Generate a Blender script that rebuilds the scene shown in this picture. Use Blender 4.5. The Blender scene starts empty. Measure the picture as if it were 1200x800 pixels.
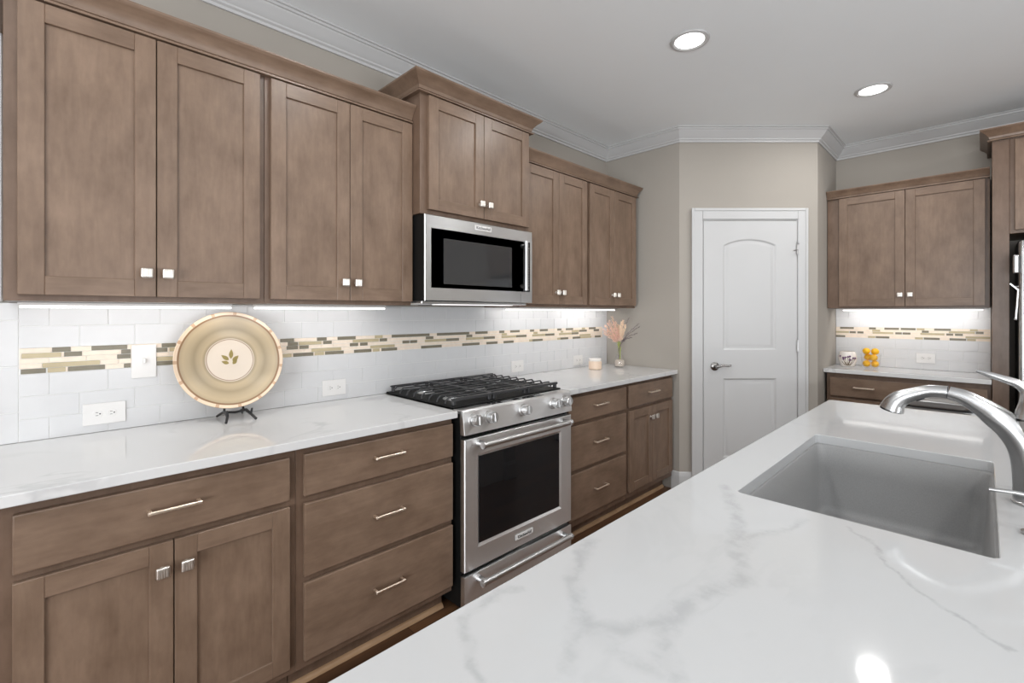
import bpy, bmesh, math, random
from mathutils import Vector, Matrix
random.seed(7)
R = math.radians
scene = bpy.context.scene
COL = scene.collection

# ------------------------------------------------------------------ camera, world, exposure
cam_d = bpy.data.cameras.new('camera')
cam = bpy.data.objects.new('camera', cam_d); COL.objects.link(cam)
cam.location = (0.0, -2.30, 1.352)
cam.rotation_euler = (R(90), 0, R(-45))
cam_d.sensor_width = 36.0
cam_d.lens = 550.0 / 1200 * 36
cam_d.shift_x = -3.0 / 1200
cam_d.shift_y = -34.0 / 1200
cam_d.clip_start = 0.02
scene.camera = cam
vs = scene.view_settings
scene.display_settings.display_device = 'sRGB'
vs.view_transform = 'Standard'; vs.look = 'None'; vs.gamma = 1.0; vs.use_curve_mapping = False
vs.exposure = -0.26
try:
    scene.cycles.use_denoising = True
    scene.cycles.max_bounces = 10
    scene.cycles.diffuse_bounces = 6
    scene.cycles.transparent_max_bounces = 32
    scene.cycles.sample_clamp_indirect = 4.0
    scene.cycles.caustics_reflective = False
    scene.cycles.caustics_refractive = False
except Exception:
    pass

world = bpy.data.worlds.new('world'); scene.world = world
world.use_nodes = True
wb = world.node_tree.nodes['Background']
wb.inputs['Color'].default_value = (0.80, 0.90, 1.0, 1); wb.inputs['Strength'].default_value = 1.0

def area_light(name, loc, rot, sx, sy, power, color=(1, 1, 1)):
    d = bpy.data.lights.new(name, 'AREA'); d.shape = 'RECTANGLE'; d.size = sx; d.size_y = sy
    d.energy = power; d.color = color
    o = bpy.data.objects.new(name, d); COL.objects.link(o); o.location = loc; o.rotation_euler = rot
    return o
# added fill lamps at the unseen windows, tilted up to brighten ceiling and walls
area_light('fill_back', (1.3, -6.30, 0.75), (R(158), 0, 0), 3.4, 0.8, 130, (0.95, 0.975, 1.0))
area_light('fill_side', (-3.3, -3.5, 1.05), (R(130), 0, R(-90)), 2.6, 1.4, 260, (0.95, 0.975, 1.0))
LAMP_W = 9.0
LED_STRENGTH = 2.2
LED_W = 0.45

# ------------------------------------------------------------------ node helpers / materials
def new_mat(name):
    m = bpy.data.materials.new(name); m.use_nodes = True
    nt = m.node_tree
    return m, nt, nt.nodes['Principled BSDF']
def N(nt, t, **kw):
    n = nt.nodes.new(t)
    for k, v in kw.items(): setattr(n, k, v)
    return n
def lin(r, g, b):
    f = lambda c: (c/255/12.92) if c/255 <= 0.04045 else ((c/255+0.055)/1.055)**2.4
    return (f(r), f(g), f(b), 1)
def ramp(nt, stops, interp='LINEAR'):
    n = nt.nodes.new('ShaderNodeValToRGB'); n.color_ramp.interpolation = interp
    els = n.color_ramp.elements
    while len(els) > 1: els.remove(els[-1])
    els[0].position, els[0].color = stops[0]
    for p, c in stops[1:]:
        e = els.new(p); e.color = c
    return n
def simple(name, col, rough=0.5, metal=0.0, noise=0.03, scale=12, spec=0.5, bump=0.0, coat=0.0):
    m, nt, b = new_mat(name)
    tc = N(nt, 'ShaderNodeTexCoord'); nz = N(nt, 'ShaderNodeTexNoise')
    nz.inputs['Scale'].default_value = scale; nz.inputs['Detail'].default_value = 3
    nt.links.new(tc.outputs['Object'], nz.inputs['Vector'])
    lo = tuple(c*(1-noise) for c in col[:3])+(1,); hi = tuple(min(1, c*(1+noise)) for c in col[:3])+(1,)
    rp = ramp(nt, [(0.3, lo), (0.7, hi)])
    nt.links.new(nz.outputs['Fac'], rp.inputs['Fac']); nt.links.new(rp.outputs['Color'], b.inputs['Base Color'])
    b.inputs['Roughness'].default_value = rough; b.inputs['Metallic'].default_value = metal
    b.inputs['Specular IOR Level'].default_value = spec
    b.inputs['Coat Weight'].default_value = coat
    if bump:
        bp = N(nt, 'ShaderNodeBump'); bp.inputs['Strength'].default_value = bump; bp.inputs['Distance'].default_value = 0.002
        nt.links.new(nz.outputs['Fac'], bp.inputs['Height']); nt.links.new(bp.outputs['Normal'], b.inputs['Normal'])
    return m
def wood(name, dark, light, axis, rough=0.36, fine=1.0):
    m, nt, b = new_mat(name)
    tc = N(nt, 'ShaderNodeTexCoord'); oi = N(nt, 'ShaderNodeObjectInfo')
    ad = N(nt, 'ShaderNodeVectorMath', operation='MULTIPLY_ADD')
    ad.inputs[1].default_value = (1, 1, 1)
    sc = N(nt, 'ShaderNodeVectorMath', operation='SCALE'); sc.inputs[0].default_value = (7.3, 3.1, 5.7)
    nt.links.new(oi.outputs['Random'], sc.inputs['Scale'])
    nt.links.new(tc.outputs['Object'], ad.inputs[0]); nt.links.new(sc.outputs[0], ad.inputs[2])
    mp = N(nt, 'ShaderNodeMapping'); s = [70, 70, 70]; s[axis] = 9.0
    mp.inputs['Scale'].default_value = s
    nt.links.new(ad.outputs[0], mp.inputs['Vector'])
    g = N(nt, 'ShaderNodeTexNoise'); g.inputs['Scale'].default_value = 1.0; g.inputs['Detail'].default_value = 5; g.inputs['Distortion'].default_value = 0.6
    nt.links.new(mp.outputs[0], g.inputs['Vector'])
    mp2 = N(nt, 'ShaderNodeMapping'); s2 = [11, 11, 11]; s2[axis] = 6.0
    mp2.inputs['Scale'].default_value = s2
    nt.links.new(ad.outputs[0], mp2.inputs['Vector'])
    bl = N(nt, 'ShaderNodeTexNoise'); bl.inputs['Scale'].default_value = 1.0; bl.inputs['Detail'].default_value = 6; bl.inputs['Roughness'].default_value = 0.62
    nt.links.new(mp2.outputs[0], bl.inputs['Vector'])
    mx = N(nt, 'ShaderNodeMix', data_type='FLOAT'); mx.inputs['Factor'].default_value = 0.72
    nt.links.new(g.outputs['Fac'], mx.inputs[2]); nt.links.new(bl.outputs['Fac'], mx.inputs[3])
    rp = ramp(nt, [(0.30, dark), (0.70, light)])
    nt.links.new(mx.outputs[0], rp.inputs['Fac']); nt.links.new(rp.outputs['Color'], b.inputs['Base Color'])
    b.inputs['Roughness'].default_value = rough
    b.inputs['Specular IOR Level'].default_value = 0.45
    return m
def steel(name, col=(0.60, 0.60, 0.60), rough=0.26, axis=0, streak=0.10, aniso=0.0):
    m, nt, b = new_mat(name)
    tc = N(nt, 'ShaderNodeTexCoord'); mp = N(nt, 'ShaderNodeMapping'); s = [420, 420, 420]; s[axis] = 3
    mp.inputs['Scale'].default_value = s
    nz = N(nt, 'ShaderNodeTexNoise'); nz.inputs['Scale'].default_value = 1; nz.inputs['Detail'].default_value = 2
    nt.links.new(tc.outputs['Object'], mp.inputs['Vector']); nt.links.new(mp.outputs[0], nz.inputs['Vector'])
    mr = N(nt, 'ShaderNodeMapRange'); mr.inputs['To Min'].default_value = rough-streak*0.5; mr.inputs['To Max'].default_value = rough+streak*0.5
    nt.links.new(nz.outputs['Fac'], mr.inputs['Value']); nt.links.new(mr.outputs[0], b.inputs['Roughness'])
    b.inputs['Base Color'].default_value = (*col, 1); b.inputs['Metallic'].default_value = 1
    if aniso:
        tg = N(nt, 'ShaderNodeTangent', direction_type='RADIAL', axis='Z'); nt.links.new(tg.outputs[0], b.inputs['Tangent'])
        b.inputs['Anisotropic'].default_value = aniso; b.inputs['Anisotropic Rotation'].default_value = 0.25
    return m
def glass(name, tint=(1, 1, 1), rough=0.0, alpha=0.78):
    m, nt, b = new_mat(name)
    tr = N(nt, 'ShaderNodeBsdfTransparent'); tr.inputs['Color'].default_value = (*tint, 1)
    gl = N(nt, 'ShaderNodeBsdfGlossy'); gl.inputs['Roughness'].default_value = 0.03
    fr = N(nt, 'ShaderNodeLayerWeight'); fr.inputs['Blend'].default_value = 0.5
    pw = N(nt, 'ShaderNodeMath', operation='POWER'); pw.inputs[1].default_value = 4.0; nt.links.new(fr.outputs['Facing'], pw.inputs[0])
    ma = N(nt, 'ShaderNodeMath', operation='MULTIPLY_ADD'); ma.inputs[1].default_value = 0.5; ma.inputs[2].default_value = 0.03
    nt.links.new(pw.outputs[0], ma.inputs[0])
    mx = N(nt, 'ShaderNodeMixShader')
    nt.links.new(ma.outputs[0], mx.inputs[0]); nt.links.new(tr.outputs[0], mx.inputs[1]); nt.links.new(gl.outputs[0], mx.inputs[2])
    nt.links.new(mx.outputs[0], nt.nodes['Material Output'].inputs['Surface'])
    return m
def emit(name, col, strength):
    m, nt, b = new_mat(name)
    b.inputs['Base Color'].default_value = (0.9, 0.9, 0.9, 1)
    b.inputs['Emission Color'].default_value = (*col, 1); b.inputs['Emission Strength'].default_value = strength
    return m
def island_point(px, py):
    d = 550*(1.352-0.914)/(py-366); rr = (px-603)/550*d
    return ((d+rr)*0.70710678, (d-rr)*0.70710678-2.30)
VEINS = [  # (points along the vein as seen on the slab, half width, strength)
    ([(691, 635), (670, 670), (668, 700), (680, 735), (733, 742), (771, 723), (817, 700), (869, 681), (859, 649), (873, 630), (859, 602), (848, 569)], 0.012, 0.60),
    ([(873, 630), (911, 621), (939, 607)], 0.008, 0.55),
    ([(771, 723), (780, 765), (789, 793)], 0.010, 0.55),
    ([(680, 735), (668, 779)], 0.010, 0.45), ([(680, 735), (719, 761), (766, 784)], 0.014, 0.40),
    ([(995, 618), (1027, 639), (1037, 663), (1069, 693), (1125, 723), (1191, 761)], 0.0035, 0.75),
    ([(567, 793), (543, 743), (535, 725), (570, 710), (602, 690)], 0.008, 0.60),
    ([(1176, 570), (1290, 585)], 0.004, 0.5), ([(1176, 610), (1290, 640)], 0.003, 0.5)]
def quartz(name='white_quartz', veins=None):
    m, nt, b = new_mat(name)
    tc = N(nt, 'ShaderNodeTexCoord')
    L_ = nt.links.new
    def noise(scale, detail, vec, rough=0.5, dist=0.0):
        n = N(nt, 'ShaderNodeTexNoise'); n.inputs['Scale'].default_value = scale; n.inputs['Detail'].default_value = detail
        n.inputs['Roughness'].default_value = rough; n.inputs['Distortion'].default_value = dist; L_(vec, n.inputs['Vector']); return n
    def mth(op, a, c=None, clamp=False):
        n = N(nt, 'ShaderNodeMath', operation=op); n.use_clamp = clamp
        for k, v in enumerate((a, c)):
            if v is None: continue
            if isinstance(v, (int, float)): n.inputs[k].default_value = v
            else: L_(v, n.inputs[k])
        return n.outputs[0]
    def band(src, lo, hi, a, c):
        r = N(nt, 'ShaderNodeMapRange', interpolation_type='SMOOTHSTEP')
        r.inputs['From Min'].default_value = lo; r.inputs['From Max'].default_value = hi; r.inputs['To Min'].default_value = a; r.inputs['To Max'].default_value = c
        L_(src, r.inputs['Value']); return r.outputs[0]
    mp = N(nt, 'ShaderNodeMapping'); mp.inputs['Rotation'].default_value = (0, 0, 0.7); mp.inputs['Scale'].default_value = (1.0, 1.8, 1.0)
    mp.inputs['Location'].default_value = (3.1, 2.2, 0); L_(tc.outputs['Object'], mp.inputs['Vector'])
    # broad clouding and a few faint natural veins
    nz = noise(1.3, 5, mp.outputs[0], 0.55, 0.8)
    v = mth('MULTIPLY', band(mth('ABSOLUTE', mth('SUBTRACT', nz.outputs['Fac'], 0.52)), 0, 0.03, 1, 0), 0.35 if veins is None else 0.10)
    cl = noise(2.1, 2, mp.outputs[0]); v = mth('MULTIPLY', v, band(cl.outputs['Fac'], 0.42, 0.62, 0, 1))
    if veins:
        wn = noise(8, 6, tc.outputs['Object'], 0.6); sb = N(nt, 'ShaderNodeVectorMath', operation='SUBTRACT'); sb.inputs[1].default_value = (0.5, 0.5, 0.5); L_(wn.outputs['Color'], sb.inputs[0])
        sc = N(nt, 'ShaderNodeVectorMath', operation='SCALE'); sc.inputs['Scale'].default_value = 0.085; L_(sb.outputs[0], sc.inputs[0])
        ad = N(nt, 'ShaderNodeVectorMath', operation='ADD'); L_(tc.outputs['Object'], ad.inputs[0]); L_(sc.outputs[0], ad.inputs[1])
        fl = N(nt, 'ShaderNodeVectorMath', operation='MULTIPLY'); fl.inputs[1].default_value = (1, 1, 0); L_(ad.outputs[0], fl.inputs[0])
        P_ = fl.outputs[0]
        br = band(noise(26, 4, tc.outputs['Object'], 0.6).outputs['Fac'], 0.36, 0.62, 0.25, 0.85)
        for pts, w, st in veins:
            best = None
            W_ = [Vector((*island_point(*p), 0))-Vector((1.45, -2.35, 0)) for p in pts]
            for A, B in zip(W_, W_[1:]):
                AB = B-A
                s1 = N(nt, 'ShaderNodeVectorMath', operation='SUBTRACT'); L_(P_, s1.inputs[0]); s1.inputs[1].default_value = A
                dt = N(nt, 'ShaderNodeVectorMath', operation='DOT_PRODUCT'); L_(s1.outputs[0], dt.inputs[0]); dt.inputs[1].default_value = AB/AB.length_squared
                tt = mth('MULTIPLY', dt.outputs['Value'], 1.0, True)
                pr = N(nt, 'ShaderNodeVectorMath', operation='SCALE'); pr.inputs[0].default_value = AB; L_(tt, pr.inputs['Scale'])
                s2 = N(nt, 'ShaderNodeVectorMath', operation='DISTANCE'); L_(s1.outputs[0], s2.inputs[0]); L_(pr.outputs[0], s2.inputs[1])
                best = s2.outputs['Value'] if best is None else mth('MINIMUM', best, s2.outputs['Value'])
            one = mth('MULTIPLY', band(best, 0.0, w*2.0, st, 0), br)
            v = mth('MAXIMUM', v, one)
    m1 = N(nt, 'ShaderNodeMix', data_type='RGBA'); m1.inputs[6].default_value = lin(187, 188, 189) if veins else lin(212, 212, 212); m1.inputs[7].default_value = lin(155, 156, 158)
    L_(v, m1.inputs[0]); L_(m1.outputs[2], b.inputs['Base Color'])
    b.inputs['Roughness'].default_value = 0.06; b.inputs['Specular IOR Level'].default_value = 0.5
    return m
def floor_mat():
    m, nt, b = new_mat('hardwood_planks')
    tc = N(nt, 'ShaderNodeTexCoord')
    br = N(nt, 'ShaderNodeTexBrick'); br.offset = 0.37
    br.inputs['Scale'].default_value = 1; br.inputs['Brick Width'].default_value = 1.1; br.inputs['Row Height'].default_value = 0.12
    br.inputs['Mortar Size'].default_value = 0.0015
    br.inputs['Color1'].default_value = lin(112, 80, 56); br.inputs['Color2'].default_value = lin(88, 62, 44); br.inputs['Mortar'].default_value = lin(40, 28, 20)
    nt.links.new(tc.outputs['Object'], br.inputs['Vector'])
    mp = N(nt, 'ShaderNodeMapping'); mp.inputs['Scale'].default_value = (2, 40, 40)
    nz = N(nt, 'ShaderNodeTexNoise'); nz.inputs['Scale'].default_value = 1; nz.inputs['Detail'].default_value = 5
    nt.links.new(tc.outputs['Object'], mp.inputs['Vector']); nt.links.new(mp.outputs[0], nz.inputs['Vector'])
    rp = ramp(nt, [(0.3, (0.6, 0.6, 0.6, 1)), (0.7, (1.35, 1.3, 1.25, 1))])
    nt.links.new(nz.outputs['Fac'], rp.inputs['Fac'])
    mx = N(nt, 'ShaderNodeMix', data_type='RGBA', blend_type='MULTIPLY'); mx.inputs[0].default_value = 1
    nt.links.new(br.outputs['Color'], mx.inputs[6]); nt.links.new(rp.outputs['Color'], mx.inputs[7])
    nt.links.new(mx.outputs[2], b.inputs['Base Color']); b.inputs['Roughness'].default_value = 0.3
    return m
def plate_mat():
    m, nt, b = new_mat('glazed_stoneware')
    tc = N(nt, 'ShaderNodeTexCoord'); sp = N(nt, 'ShaderNodeSeparateXYZ'); nt.links.new(tc.outputs['Object'], sp.inputs[0])
    cb = N(nt, 'ShaderNodeCombineXYZ'); nt.links.new(sp.outputs[0], cb.inputs[0]); nt.links.new(sp.outputs[2], cb.inputs[1])
    ln = N(nt, 'ShaderNodeVectorMath', operation='LENGTH'); nt.links.new(cb.outputs[0], ln.inputs[0])
    nz = N(nt, 'ShaderNodeTexNoise'); nz.inputs['Scale'].default_value = 9; nt.links.new(tc.outputs['Object'], nz.inputs['Vector'])
    ma = N(nt, 'ShaderNodeMath', operation='MULTIPLY_ADD'); ma.inputs[1].default_value = 0.006
    nt.links.new(nz.outputs['Fac'], ma.inputs[0]); nt.links.new(ln.outputs['Value'], ma.inputs[2])
    dv = N(nt, 'ShaderNodeMath', operation='DIVIDE'); dv.inputs[1].default_value = 0.2; nt.links.new(ma.outputs[0], dv.inputs[0])
    cream = lin(226, 211, 194); tan = lin(178, 160, 131); tan2 = lin(160, 144, 116); tan3 = lin(188, 168, 137); brn = lin(140, 108, 80); pch = lin(231, 207, 181)
    stops = [(0, cream), (0.425, cream), (0.440, brn), (0.452, cream), (0.470, tan2), (0.52, tan3), (0.60, tan), (0.66, tan2), (0.74, tan), (0.84, tan3), (0.90, tan), (0.915, brn), (0.935, brn), (0.945, pch), (1, pch)]
    rp = ramp(nt, stops); nt.links.new(dv.outputs[0], rp.inputs['Fac'])
    # small russet dabs round the rim
    an = N(nt, 'ShaderNodeMath', operation='ARCTAN2'); nt.links.new(sp.outputs[0], an.inputs[0]); nt.links.new(sp.outputs[2], an.inputs[1])
    mu = N(nt, 'ShaderNodeMath', operation='MULTIPLY'); mu.inputs[1].default_value = 15; nt.links.new(an.outputs[0], mu.inputs[0])
    sn = N(nt, 'ShaderNodeMath', operation='SINE'); nt.links.new(mu.outputs[0], sn.inputs[0])
    g1 = N(nt, 'ShaderNodeMath', operation='GREATER_THAN'); g1.inputs[1].default_value = 0.88; nt.links.new(sn.outputs[0], g1.inputs[0])
    g2 = N(nt, 'ShaderNodeMath', operation='GREATER_THAN'); g2.inputs[1].default_value = 0.94; nt.links.new(dv.outputs[0], g2.inputs[0])
    m2 = N(nt, 'ShaderNodeMath', operation='MULTIPLY'); nt.links.new(g1.outputs[0], m2.inputs[0]); nt.links.new(g2.outputs[0], m2.inputs[1])
    m3 = N(nt, 'ShaderNodeMath', operation='MULTIPLY'); m3.inputs[1].default_value = 0.6; nt.links.new(m2.outputs[0], m3.inputs[0])
    mx = N(nt, 'ShaderNodeMix', data_type='RGBA'); mx.inputs[7].default_value = lin(176, 130, 92)
    nt.links.new(m3.outputs[0], mx.inputs[0]); nt.links.new(rp.outputs['Color'], mx.inputs[6]); nt.links.new(mx.outputs[2], b.inputs['Base Color'])
    b.inputs['Roughness'].default_value = 0.22
    return m

WD, WL = lin(102, 82, 67), lin(134, 112, 95)
M = dict(
    wood_v=wood('maple_upright', WD, WL, 2), wood_h=wood('maple_lengthwise', WD, WL, 0),
    wood_frame_shaded=wood('maple_frame_shaded', lin(92, 73, 59), lin(120, 98, 83), 2),  # darker frame stain, with the shade of the door gaps put into it
    enamel=simple('black_enamel', (0.006, 0.006, 0.006, 1), 0.55, spec=0.2),  # plain black finish of the range and microwave shells
    wall=simple('greige_paint', lin(167, 161, 153), 0.85, noise=0.012, scale=3, spec=0.2),
    white=simple('white_trim_paint', lin(195, 195, 195), 0.4, noise=0.01, scale=4),
    ceiling=simple('ceiling_paint', lin(245, 249, 251), 0.9, noise=0.01, scale=2, spec=0.1),
    tile=simple('white_glazed_tile', lin(212, 212, 213), 0.28, noise=0.012, scale=20),
    grout=simple('white_grout', lin(228, 228, 227), 0.9, noise=0.03, scale=60),
    cream=simple('cream_stone', lin(235, 220, 203), 0.4, noise=0.05, scale=40),
    beige=simple('beige_glass', lin(186, 172, 140), 0.32, noise=0.06, scale=30),
    taupe=simple('taupe_glass', lin(122, 115, 98), 0.32, noise=0.08, scale=30),
    quartz=quartz(), quartz_island=quartz('veined_quartz', VEINS), floor=floor_mat(), plate=plate_mat(),
    steel=steel('brushed_steel', (0.90, 0.90, 0.90), 0.38, 0, 0.05, 0.8), steel_mw=steel('microwave_steel', (0.60, 0.60, 0.60), 0.30, 0, 0.05, 0.6), steel_v=steel('brushed_steel_upright', (0.42, 0.42, 0.42), 0.3, axis=2),
    chrome=simple('satin_nickel', (0.66, 0.66, 0.66, 1), 0.32, 1.0, noise=0.02, scale=30),
    knob=steel('champagne_nickel', (0.80, 0.76, 0.71), 0.36, 2, 0.08),
    pull=steel('champagne_bar', (0.95, 0.82, 0.69), 0.36, 0, 0.06),
    iron=simple('cast_iron', lin(52, 52, 54), 0.38, noise=0.08, scale=80, bump=0.05),
    blackglass=simple('black_glass', (0.008, 0.008, 0.009, 1), 0.04, noise=0.0),
    greyglass=simple('tinted_glass', (0.035, 0.035, 0.036, 1), 0.05, noise=0.0),
    plastic=simple('white_plastic', lin(228, 226, 224), 0.3, noise=0.01),
    dark=simple('dark_plastic', (0.02, 0.02, 0.022, 1), 0.4),
    sink=simple('grey_granite_composite', lin(146, 146, 146), 0.5, noise=0.06, scale=300),
    glass=glass('clear_glass'),
    led=emit('led_diffuser', (1.0, 0.98, 0.95), LED_STRENGTH),
    lamp=emit('lamp_lens', (1.0, 0.99, 0.97), 5.0),
    hood=emit('cooktop_lamp', (1.0, 0.98, 0.95), 1.2),
    leafgold=simple('gold_leaf_glaze', lin(150, 132, 70), 0.3, noise=0.1, scale=60),
    wax=simple('peach_wax', lin(230, 206, 184), 0.35, noise=0.04),
    opal=simple('opal_glass', lin(232, 226, 220), 0.15, noise=0.02),
    pink=simple('pink_grass', lin(238, 203, 188), 0.8, noise=0.15, scale=60),
    blush=simple('cream_plume', lin(240, 217, 194), 0.8, noise=0.1, scale=60),
    purple=simple('dark_purple_sprig', lin(104, 92, 98), 0.8, noise=0.2, scale=60),
    green=simple('green_stem', lin(150, 160, 72), 0.6, noise=0.15, scale=60),
    lemon=simple('lemon_peel', lin(244, 184, 20), 0.4, noise=0.08, scale=50, bump=0.2),
    violet=simple('violet_glaze', lin(106, 72, 106), 0.3, noise=0.2, scale=60),
    brown=simple('brown_glaze', lin(110, 92, 66), 0.3, noise=0.2, scale=60),
    islandpaint=simple('white_island_paint', lin(228, 228, 228), 0.5, noise=0.01),
    shoe=wood('oak_shoe_moulding', lin(150, 118, 88), lin(190, 156, 122), 0),
    black=simple('black_metal', lin(38, 38, 40), 0.35),
    faucet=simple('satin_steel', (0.50, 0.50, 0.50, 1), 0.27, 1.0, noise=0.02, scale=30),
    bin=steel('dull_steel', (0.42, 0.42, 0.42), 0.32, 2, 0.06),
)

# ------------------------------------------------------------------ mesh helpers
class MB:
    def __init__(s): s.bm = bmesh.new()
    def _merge(s, t, mi):
        for f in t.faces: f.material_index = mi
        me = bpy.data.meshes.new('t'); t.to_mesh(me); t.free(); s.bm.from_mesh(me); bpy.data.meshes.remove(me)
        return s
    def box(s, x0, x1, y0, y1, z0, z1, bev=0.0, mi=0, seg=1, mat=None):
        t = bmesh.new(); bmesh.ops.create_cube(t, size=1)
        for v in t.verts:
            v.co = Vector(((x0+x1)/2+v.co.x*(x1-x0), (y0+y1)/2+v.co.y*(y1-y0), (z0+z1)/2+v.co.z*(z1-z0)))
        if bev > 0:
            bmesh.ops.bevel(t, geom=t.edges[:], offset=bev, segments=seg, affect='EDGES', profile=0.5)
        if mat is not None: bmesh.ops.transform(t, matrix=mat, verts=t.verts)
        bmesh.ops.recalc_face_normals(t, faces=t.faces)
        return s._merge(t, mi)
    def tube(s, pts, rad, seg=12, caps=True, mi=0, flat=1.0):
        """tube along points; rad a number or list; flat squashes the second axis"""
        pts = [Vector(p) for p in pts]; n = len(pts)
        if not isinstance(rad, (list, tuple)): rad = [rad]*n
        t = bmesh.new(); rings = []; up = None
        for i, p in enumerate(pts):
            d = (pts[min(i+1, n-1)]-pts[max(i-1, 0)]).normalized()
            if up is None:
                up = Vector((0, 0, 1)) if abs(d.z) < 0.9 else Vector((0, 1, 0))
                up = (up-d*up.dot(d)).normalized()
            else:
                up = (up-d*up.dot(d)).normalized()
            sd = d.cross(up)
            rings.append([t.verts.new(p+(up*math.cos(a)*flat+sd*math.sin(a))*rad[i]) for a in [2*math.pi*k/seg for k in range(seg)]])
        for a, b in zip(rings, rings[1:]):
            for k in range(seg): t.faces.new((a[k], a[(k+1) % seg], b[(k+1) % seg], b[k]))
        if caps:
            t.faces.new(rings[0][::-1]); t.faces.new(rings[-1])
        bmesh.ops.recalc_face_normals(t, faces=t.faces)
        return s._merge(t, mi)
    def lathe(s, prof, mat=None, seg=32, mis=None, mi=0, sy=1.0):
        """prof: (r, z) list, revolved about z; mis: material index for each band"""
        t = bmesh.new(); rings = []
        for r, z in prof:
            if r < 1e-6: rings.append([t.verts.new((0, 0, z))])
            else: rings.append([t.verts.new((r*math.cos(2*math.pi*k/seg), sy*r*math.sin(2*math.pi*k/seg), z)) for k in range(seg)])
        for i, (a, b) in enumerate(zip(rings, rings[1:])):
            for k in range(seg):
                k2 = (k+1) % seg
                if len(a) == 1 and len(b) == 1: continue
                if len(a) == 1: f = t.faces.new((a[0], b[k2], b[k]))
                elif len(b) == 1: f = t.faces.new((a[k], a[k2], b[0]))
                else: f = t.faces.new((a[k], a[k2], b[k2], b[k]))
                f.material_index = mis[i] if mis else mi
        if mat is not None: bmesh.ops.transform(t, matrix=mat, verts=t.verts)
        bmesh.ops.recalc_face_normals(t, faces=t.faces)
        me = bpy.data.meshes.new('t'); t.to_mesh(me); t.free(); s.bm.from_mesh(me); bpy.data.meshes.remove(me)
        return s
    def prism(s, poly, z0, z1, mi=0, mat=None, bev=0.0):
        t = bmesh.new()
        a = [t.verts.new((x, y, z0)) for x, y in poly]; b = [t.verts.new((x, y, z1)) for x, y in poly]
        n = len(poly)
        t.faces.new(a[::-1]); t.faces.new(b)
        for i in range(n): t.faces.new((a[i], a[(i+1) % n], b[(i+1) % n], b[i]))
        if bev: bmesh.ops.bevel(t, geom=t.edges[:], offset=bev, segments=2, affect='EDGES', profile=0.5)
        if mat is not None: bmesh.ops.transform(t, matrix=mat, verts=t.verts)
        bmesh.ops.recalc_face_normals(t, faces=t.faces)
        return s._merge(t, mi)
    def sweep(s, path, prof, mi=0):
        """closed profile (out, z) swept along a plan path with mitred corners; out is to the RIGHT of travel"""
        t = bmesh.new(); P = [Vector((x, y)) for x, y in path]; n = len(P); rings = []
        def nrm(a, b):
            d = (b-a).normalized(); return Vector((d.y, -d.x))
        for i in range(n):
            if i == 0: m = nrm(P[0], P[1])
            elif i == n-1: m = nrm(P[-2], P[-1])
            else:
                a, b = nrm(P[i-1], P[i]), nrm(P[i], P[i+1]); m = (a+b)/(1+a.dot(b))
            rings.append([t.verts.new((P[i].x+m.x*o, P[i].y+m.y*o, z)) for o, z in prof])
        k = len(prof)
        for a, b in zip(rings, rings[1:]):
            for j in range(k): t.faces.new((a[j], a[(j+1) % k], b[(j+1) % k], b[j]))
        t.faces.new(rings[0]); t.faces.new(rings[-1][::-1])
        bmesh.ops.recalc_face_normals(t, faces=t.faces)
        return s._merge(t, mi)
    def blob(s, c, r, sub=2, mi=0, rot=None):
        t = bmesh.new(); bmesh.ops.create_icosphere(t, subdivisions=sub, radius=1)
        m = Matrix.Translation(c) @ (rot if rot is not None else Matrix()) @ Matrix.Diagonal((*r, 1))
        bmesh.ops.transform(t, matrix=m, verts=t.verts)
        return s._merge(t, mi)

ORIG = {}
def tag(o, label=None, cat=None, group=None, kind=None):
    if label: o['label'] = label
    if cat: o['category'] = cat
    if group: o['group'] = group
    if kind: o['kind'] = kind
    return o
def thing(name, label, cat, loc=(0, 0, 0), rotz=0.0, group=None, local=False):
    o = bpy.data.objects.new(name, None); COL.objects.link(o)
    o.empty_display_size = 0.05
    o.location = loc; o.rotation_euler = (0, 0, rotz)
    tag(o, label, cat, group)
    ORIG[o.name] = Vector((0, 0, 0)) if local else Vector(loc)
    return o
def obj(name, mb, mats, parent=None, smooth=35, origin=None):
    bm = mb.bm if isinstance(mb, MB) else mb
    off = ORIG[parent.name] if parent is not None else Vector(origin or (0, 0, 0))
    me = bpy.data.meshes.new(name)
    if off.length > 0: bmesh.ops.translate(bm, vec=-off, verts=bm.verts)
    bm.to_mesh(me); bm.free()
    for m in (mats if isinstance(mats, (list, tuple)) else [mats]): me.materials.append(M[m] if isinstance(m, str) else m)
    if smooth:
        for p in me.polygons: p.use_smooth = True
        me.set_sharp_from_angle(angle=R(smooth))
    o = bpy.data.objects.new(name, me); COL.objects.link(o)
    if smooth and smooth <= 40:
        wn = o.modifiers.new('weighted_normals', 'WEIGHTED_NORMAL'); wn.keep_sharp = True; wn.weight = 90
    if parent is not None:
        o.parent = parent; ORIG[o.name] = off
    else:
        o.location = off; ORIG[o.name] = off
    return o
def struct(name, mb, mats, parent=None, **k):
    o = obj(name, mb, mats, parent, **k)
    if parent is None: o['kind'] = 'structure'
    return o
def dup(root, loc, label=None, rotz=None):
    r = root.copy(); COL.objects.link(r); r.location = loc
    if rotz is not None: r.rotation_euler.z = rotz
    if label: r['label'] = label
    for ch in list(root.children):
        c = ch.copy(); COL.objects.link(c); c.parent = r
        for g in ch.children:
            d = g.copy(); COL.objects.link(d); d.parent = c
    return r
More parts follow.
